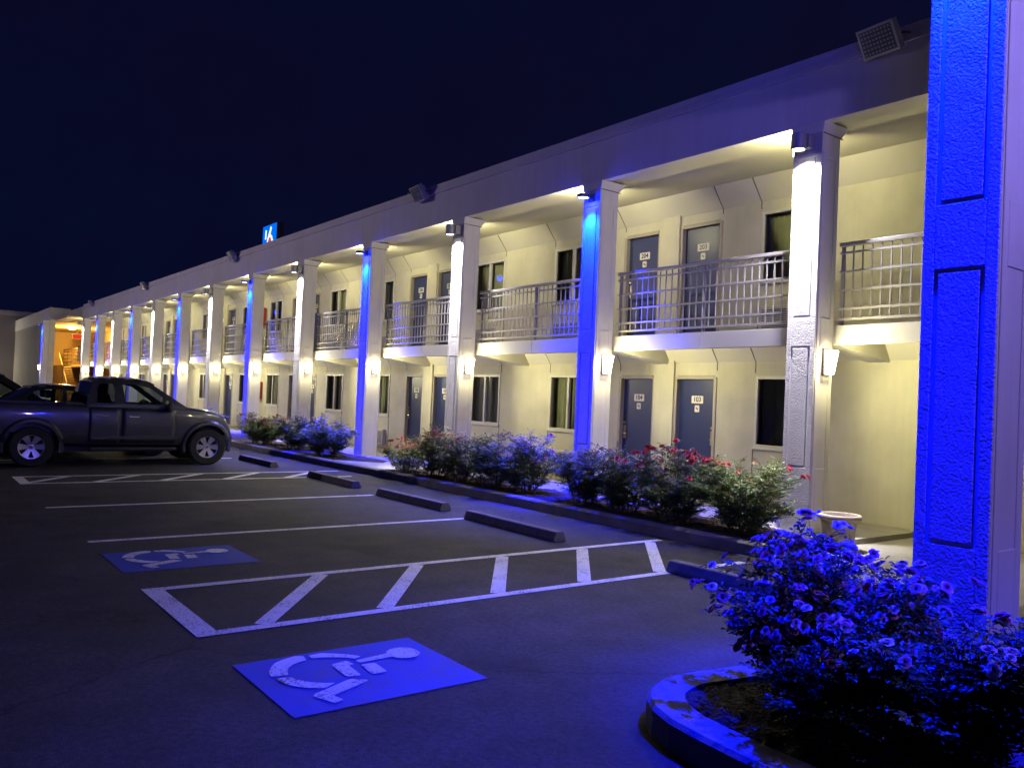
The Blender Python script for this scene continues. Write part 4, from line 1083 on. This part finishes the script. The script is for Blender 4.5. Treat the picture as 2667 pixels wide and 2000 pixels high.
    nm = dict(roof='roof', windscreen='windscreen', rear='rear_window', rear_glass_dark='rear_window')
    for kd, m in parts.items():
        o = m.build(nm[kd], root, smooth=True, angle=40)
        if kd == 'roof': md = o.modifiers.new('s', 'SOLIDIFY'); md.thickness = .03; md.offset = -1
    # seats and dash
    for (sx, sy) in sp['seats']:
        m = MB(); zf = sp['floor']
        m.box(sx-.25, sx+.25, sy-.05, sy+.45, zf, zf+.2, 'seat_cloth')
        m.hexa([(sx-.24,sy-.12,zf+.1),(sx+.24,sy-.12,zf+.1),(sx+.24,sy+.02,zf+.1),(sx-.24,sy+.02,zf+.1),(sx-.2,sy-.26,zf+.74),(sx+.2,sy-.26,zf+.74),(sx+.2,sy-.15,zf+.74),(sx-.2,sy-.15,zf+.74)], 'seat_cloth')
        m.box(sx-.12, sx+.12, sy-.28, sy-.18, zf+.78, zf+.95, 'seat_cloth'); m.build('seat', root, bevel=.03)
    m = MB(); y0 = sp['dash']; m.box(-sp['cabhw']+.1, sp['cabhw']-.1, y0, y0+.5, sp['floor']+.1, sp['zbelt']-.02, 'black_plastic'); m.build('dashboard', root, bevel=.04)
    m = MB(); pts = [(.36+.18*math.cos(rad(a)), y0-.12+.06*math.sin(rad(a)), sp['zbelt']-.06+.17*math.sin(rad(a))) for a in range(0,361,30)]
    for a, b_ in zip(pts[:-1], pts[1:]): m.tube((-a[0],a[1],a[2]), (-b_[0],b_[1],b_[2]), .014, 'black_plastic', n=6)
    m.build('steering_wheel', root)
    # door skins: thin panels following the side, a hair proud, with dark shut lines around
    for (y0, y1, z0, z1) in sp['doors']:
        for s in (-1, 1):
            m = MB(); ny, nz = 10, 10
            P = [[(s*(side_x(y0+(y1-y0)*i/ny, z0+(z1-z0)*j/nz)+.009), y0+(y1-y0)*i/ny, z0+(z1-z0)*j/nz) for j in range(nz+1)] for i in range(ny+1)]
            m.grid(P, paint)
            d_ = m.build('door', root, smooth=True, angle=60); md = d_.modifiers.new('s','SOLIDIFY'); md.thickness = .006; md.offset = 0
            hy = y0+.16; hz = z1-.15; hx = side_x(hy, hz)
            m = MB(); m.box(-.012, .012, -.10, .10, -.016, .016, sp['handle']); m.build('handle', d_, loc=(s*(hx+.035), hy+.05, hz), bevel=.008)
            m = MB()
            e = .006
            for ya, yb, za, zb_ in ((y0-.009,y0-e+.003,z0,z1),(y1+.003,y1+.009,z0,z1)):
                q = []
                for j in range(9):
                    z = za+(zb_-za)*j/8; q.append((z, side_x(ya,z)))
                for (za_, xa), (zb2, xb) in zip(q[:-1], q[1:]): m.poly([(s*(xa+.003),ya,za_),(s*(xa+.003),yb,za_),(s*(xb+.003),yb,zb2),(s*(xb+.003),ya,zb2)], 'black_plastic')
            m.build('shut_line', d_)
    # moulding strip along the doors, mirrors, lamps, bumpers
    for s in (-1, 1):
        if sp.get('mould'):
            y0, y1, z, hh = sp['mould']; m = MB(); q = [(y0+(y1-y0)*i/16) for i in range(17)]
            for a, b_ in zip(q[:-1], q[1:]):
                xa, xb = side_x(a,z)+.004, side_x(b_,z)+.004
                m.hexa([(s*xa,a,z-hh),(s*xb,b_,z-hh),(s*(xb+.02),b_,z-hh+.01),(s*(xa+.02),a,z-hh+.01),(s*xa,a,z+hh),(s*xb,b_,z+hh),(s*(xb+.02),b_,z+hh-.01),(s*(xa+.02),a,z+hh-.01)], paint)
            m.build('side_moulding', root, smooth=True)
        my, mz = sp['mirror']; mx = cx(my, mz)
        m = MB(); m.hexa([(s*(mx+.02),my-.02,mz-.07),(s*(mx+.26),my-.06,mz-.08),(s*(mx+.26),my+.03,mz-.08),(s*(mx+.02),my+.09,mz-.07),(s*(mx+.02),my-.02,mz+.06),(s*(mx+.25),my-.06,mz+.10),(s*(mx+.25),my+.03,mz+.10),(s*(mx+.02),my+.09,mz+.06)], sp['mirror_mat']); m.build('mirror', root, bevel=.03)
        hy, hz, hl, hh = sp['head']; m = MB()
        for i in range(8):
            ya, yb = hy-hl*i/8, hy-hl*(i+1)/8
            xa, xb = side_x(min(ya,Lv-.02), hz)+.008, side_x(min(yb,Lv-.02), hz)+.008
            ta, tb = hh*(1-.08*i), hh*(1-.08*(i+1))
            m.hexa([(s*(xa-.12),ya+.02,hz-ta),(s*xa,ya,hz-ta),(s*xb,yb,hz-tb),(s*(xb-.12),yb,hz-tb),(s*(xa-.14),ya,hz+ta),(s*(xa-.03),ya-.03,hz+ta),(s*(xb-.03),yb-.01,hz+tb),(s*(xb-.14),yb,hz+tb)], 'amber' if i > 4 else 'headlight_lens')
        m.build('headlight', root)
        ty, tz, th = sp['tail']; xa = side_x(ty, tz)
        m = MB(); m.box(-.10, .012, -.10, .06, -th, th, 'tail_red'); o = m.build('tail_light', root, loc=(s*xa, ty, tz), bevel=.015); o.scale = (s,1,1)
    for (nm_, y0, y1, z0, z1, w_, mt_) in sp['bars']:
        m = MB(); npt = 10; q = []
        for i in range(npt+1):
            f = -1+2*i/npt; q.append((f*w_, (abs(f)**3)*.16*(1 if y0 < 1 else -1)))
        for (xa, da), (xb, db) in zip(q[:-1], q[1:]):
            m.hexa([(xa,y0+da,z0),(xb,y0+db,z0),(xb,y1+db,z0),(xa,y1+da,z0),(xa,y0+da,z1),(xb,y0+db,z1),(xb,y1+db,z1),(xa,y1+da,z1)], mt_)
        m.build(nm_, root, smooth=True, angle=40)
    for (nm_, s_, y0, y1, z0, z1, xo, mt_) in sp.get('steps', []):
        m = MB(); x0, x1 = sorted((s_*(sp['hwmax']-.10), s_*(sp['hwmax']+xo))); m.box(x0, x1, y0, y1, z0, z1, mt_); m.build(nm_, root, bevel=.015)
    # under-body
    m = MB(); m.box(-.55, .55, .5, Lv-.5, sp['R']*.7, sp['R']*1.2, 'black_plastic')
    for wy in sp['wheels']: m.tube((-sp['hwmax']+.2, wy, sp['R']), (sp['hwmax']-.2, wy, sp['R']), .06, 'black_plastic')
    m.build('chassis', root)
    return root
truck = vehicle('pickup_truck', (-18.02, .62, 0), 0, dict(L=5.21, paint='truck_paint', crown=.03,
    top=[(0,1.14),(.1,1.17),(2.3,1.155),(2.5,1.15),(4.0,1.165),(4.2,1.155),(4.6,1.11),(4.9,1.055),(5.03,.985),(5.12,.84),(5.18,.70),(5.21,.62)],
    bot=[(0,.46),(.4,.44),(2.0,.40),(4.0,.38),(4.9,.36),(5.21,.40)], hw=[(0,.86),(.3,.90),(1.0,.915),(4.0,.915),(4.6,.90),(4.95,.84),(5.1,.78),(5.21,.70)], hwmax=.925,
    wheels=(1.54, 4.66), R=.365, rim=.222, tw=.26, arch=.45, flare=.045, arch_mat='truck_paint', bed=(.10, 2.30, .62, .76), cabin=(2.62, 4.05, .55, .80),
    zbelt=1.14, tumble=.36, tumble2=.25, cabhw=.905, narrow=(3.5,.05),
    cab=[(2.40,1.12),(2.44,1.35),(2.52,1.56),(2.62,1.625),(2.85,1.645),(3.25,1.648),(3.50,1.615),(3.62,1.56),(4.22,1.16),(4.22,1.12)],
    wins=[[(2.58,1.20),(2.60,1.50),(2.66,1.56),(2.86,1.565),(2.90,1.50),(2.90,1.20)], [(3.08,1.19),(3.04,1.56),(3.30,1.565),(3.52,1.52),(3.96,1.215),(3.94,1.19)]], winmat=['tinted_glass','car_glass'],
    strip=[(2.40,1.12,'rear_glass_dark'),(2.44,1.35,'rear_glass_dark'),(2.52,1.56,'roof'),(2.62,1.625,'roof'),(2.85,1.645,'roof'),(3.25,1.648,'roof'),(3.50,1.615,'roof'),(3.62,1.56,'windscreen'),(3.92,1.36,'windscreen'),(4.22,1.16,'windscreen')], roofcrown=.035, bow=.1,
    seats=[(-.40,3.0),(.40,3.0)], floor=.62, dash=3.72, doors=[(3.02,4.02,.45,1.10),(2.46,2.98,.45,1.10)], handle='chrome', mould=(2.5,4.05,.545,.035), mirror=(3.86,1.16), mirror_mat='black_plastic',
    head=(5.03,.89,.34,.085), tail=(.07,.95,.17), bars=[('front_bumper',5.08,5.22,.36,.60,.84,'black_plastic'),('rear_bumper',-.10,.06,.48,.66,.86,'chrome'),('grille',5.02,5.14,.66,.90,.46,'black_plastic')],
    steps=[('side_step',1,2.5,4.05,.30,.36,.02,'black_plastic'),('side_step',-1,2.5,4.05,.30,.36,.02,'black_plastic')]))
tag(truck, 'dark grey extended-cab pickup truck parked nose-in, nearest of the parked vehicles', 'pickup truck')
sedan = vehicle('parked_car', (-20.35, 1.05, 0), 0, dict(L=4.75, paint='sedan_paint', crown=.03,
    top=[(0,.85),(.08,.98),(.5,1.03),(1.0,1.05),(1.4,1.03),(3.2,.98),(3.5,.97),(4.2,.84),(4.6,.70),(4.75,.55)], bot=[(0,.36),(.5,.26),(4.0,.24),(4.75,.3)],
    hw=[(0,.74),(.3,.84),(1.0,.90),(3.6,.90),(4.3,.84),(4.75,.66)], hwmax=.91, wheels=(1.0,3.75), R=.33, rim=.215, tw=.22, arch=.37, flare=.008, arch_mat='sedan_paint', cabin=(1.2,3.2,.5,.78),
    zbelt=.99, tumble=.34, tumble2=.25, cabhw=.88, narrow=(2.6,.04),
    cab=[(.55,.98),(.80,1.10),(1.10,1.26),(1.36,1.385),(1.62,1.44),(2.05,1.455),(2.35,1.42),(2.6,1.34),(3.30,.98)],
    wins=[[(1.16,1.08),(1.42,1.33),(1.62,1.385),(1.94,1.395),(1.94,1.05),(1.16,1.05)], [(2.02,1.05),(2.02,1.395),(2.32,1.36),(2.54,1.29),(2.98,1.06),(2.96,1.05)]], winmat=['car_glass','car_glass'],
    strip=[(.55,.98,'rear'),(.80,1.10,'rear'),(1.10,1.26,'rear'),(1.36,1.385,'roof'),(1.62,1.44,'roof'),(2.05,1.455,'roof'),(2.35,1.42,'roof'),(2.6,1.34,'windscreen'),(2.95,1.16,'windscreen'),(3.30,.98,'windscreen')], roofcrown=.035, bow=.1,
    seats=[(-.38,1.95),(.38,1.95)], floor=.42, dash=2.75, doors=[(1.12,1.98,.35,.93),(2.02,3.05,.35,.93)], handle='sedan_paint', mirror=(2.85,1.0), mirror_mat='sedan_paint',
    head=(4.55,.66,.4,.07), tail=(.06,.84,.09), bars=[('front_bumper',4.62,4.76,.28,.50,.72,'sedan_paint'),('rear_bumper',-.03,.10,.40,.66,.76,'sedan_paint')]))
tag(sedan, 'dark sedan showing only its sloping roof and rear glass behind the pickup truck', 'car', 'parked cars beyond the truck')
suv = vehicle('parked_car', (-23.3, .15, 0), 0, dict(L=4.3, paint='suv_paint', crown=.03,
    top=[(0,.95),(.08,1.05),(2.6,1.08),(3.1,1.06),(3.8,.95),(4.15,.80),(4.3,.6)], bot=[(0,.4),(.5,.32),(3.8,.3),(4.3,.36)],
    hw=[(0,.80),(.3,.88),(1.0,.92),(3.3,.91),(4.0,.84),(4.3,.68)], hwmax=.93, wheels=(.85,3.4), R=.36, rim=.23, tw=.23, arch=.41, flare=.02, arch_mat='suv_paint', cabin=(.4,2.8,.6,.80),
    zbelt=1.04, tumble=.30, tumble2=.15, cabhw=.90, narrow=(2.2,.05),
    cab=[(.08,1.03),(.18,1.40),(.36,1.62),(.7,1.665),(1.5,1.675),(1.9,1.66),(2.08,1.62),(3.0,1.03)],
    wins=[[(.42,1.12),(.5,1.54),(1.05,1.58),(1.05,1.12)], [(1.14,1.12),(1.14,1.59),(1.8,1.57),(1.98,1.53),(2.62,1.14),(2.6,1.12)]], winmat=['tinted_glass','car_glass'],
    strip=[(.08,1.03,'rear_glass_dark'),(.18,1.40,'rear_glass_dark'),(.36,1.62,'roof'),(.7,1.665,'roof'),(1.5,1.675,'roof'),(1.9,1.66,'roof'),(2.08,1.62,'windscreen'),(2.5,1.35,'windscreen'),(3.0,1.03,'windscreen')], roofcrown=.035, bow=.1,
    seats=[(-.38,1.5),(.38,1.5)], floor=.55, dash=2.35, doors=[(.62,1.08,.42,.99),(1.12,2.5,.42,.99)], handle='chrome', mirror=(2.45,1.1), mirror_mat='suv_paint',
    head=(4.1,.78,.35,.08), tail=(.06,1.0,.16), bars=[('front_bumper',4.17,4.31,.34,.58,.74,'black_plastic'),('rear_bumper',-.05,.08,.42,.64,.80,'black_plastic')]))
tag(suv, 'taller dark vehicle at the left edge, its windscreen sloping down behind the sedan', 'car', 'parked cars beyond the truck')
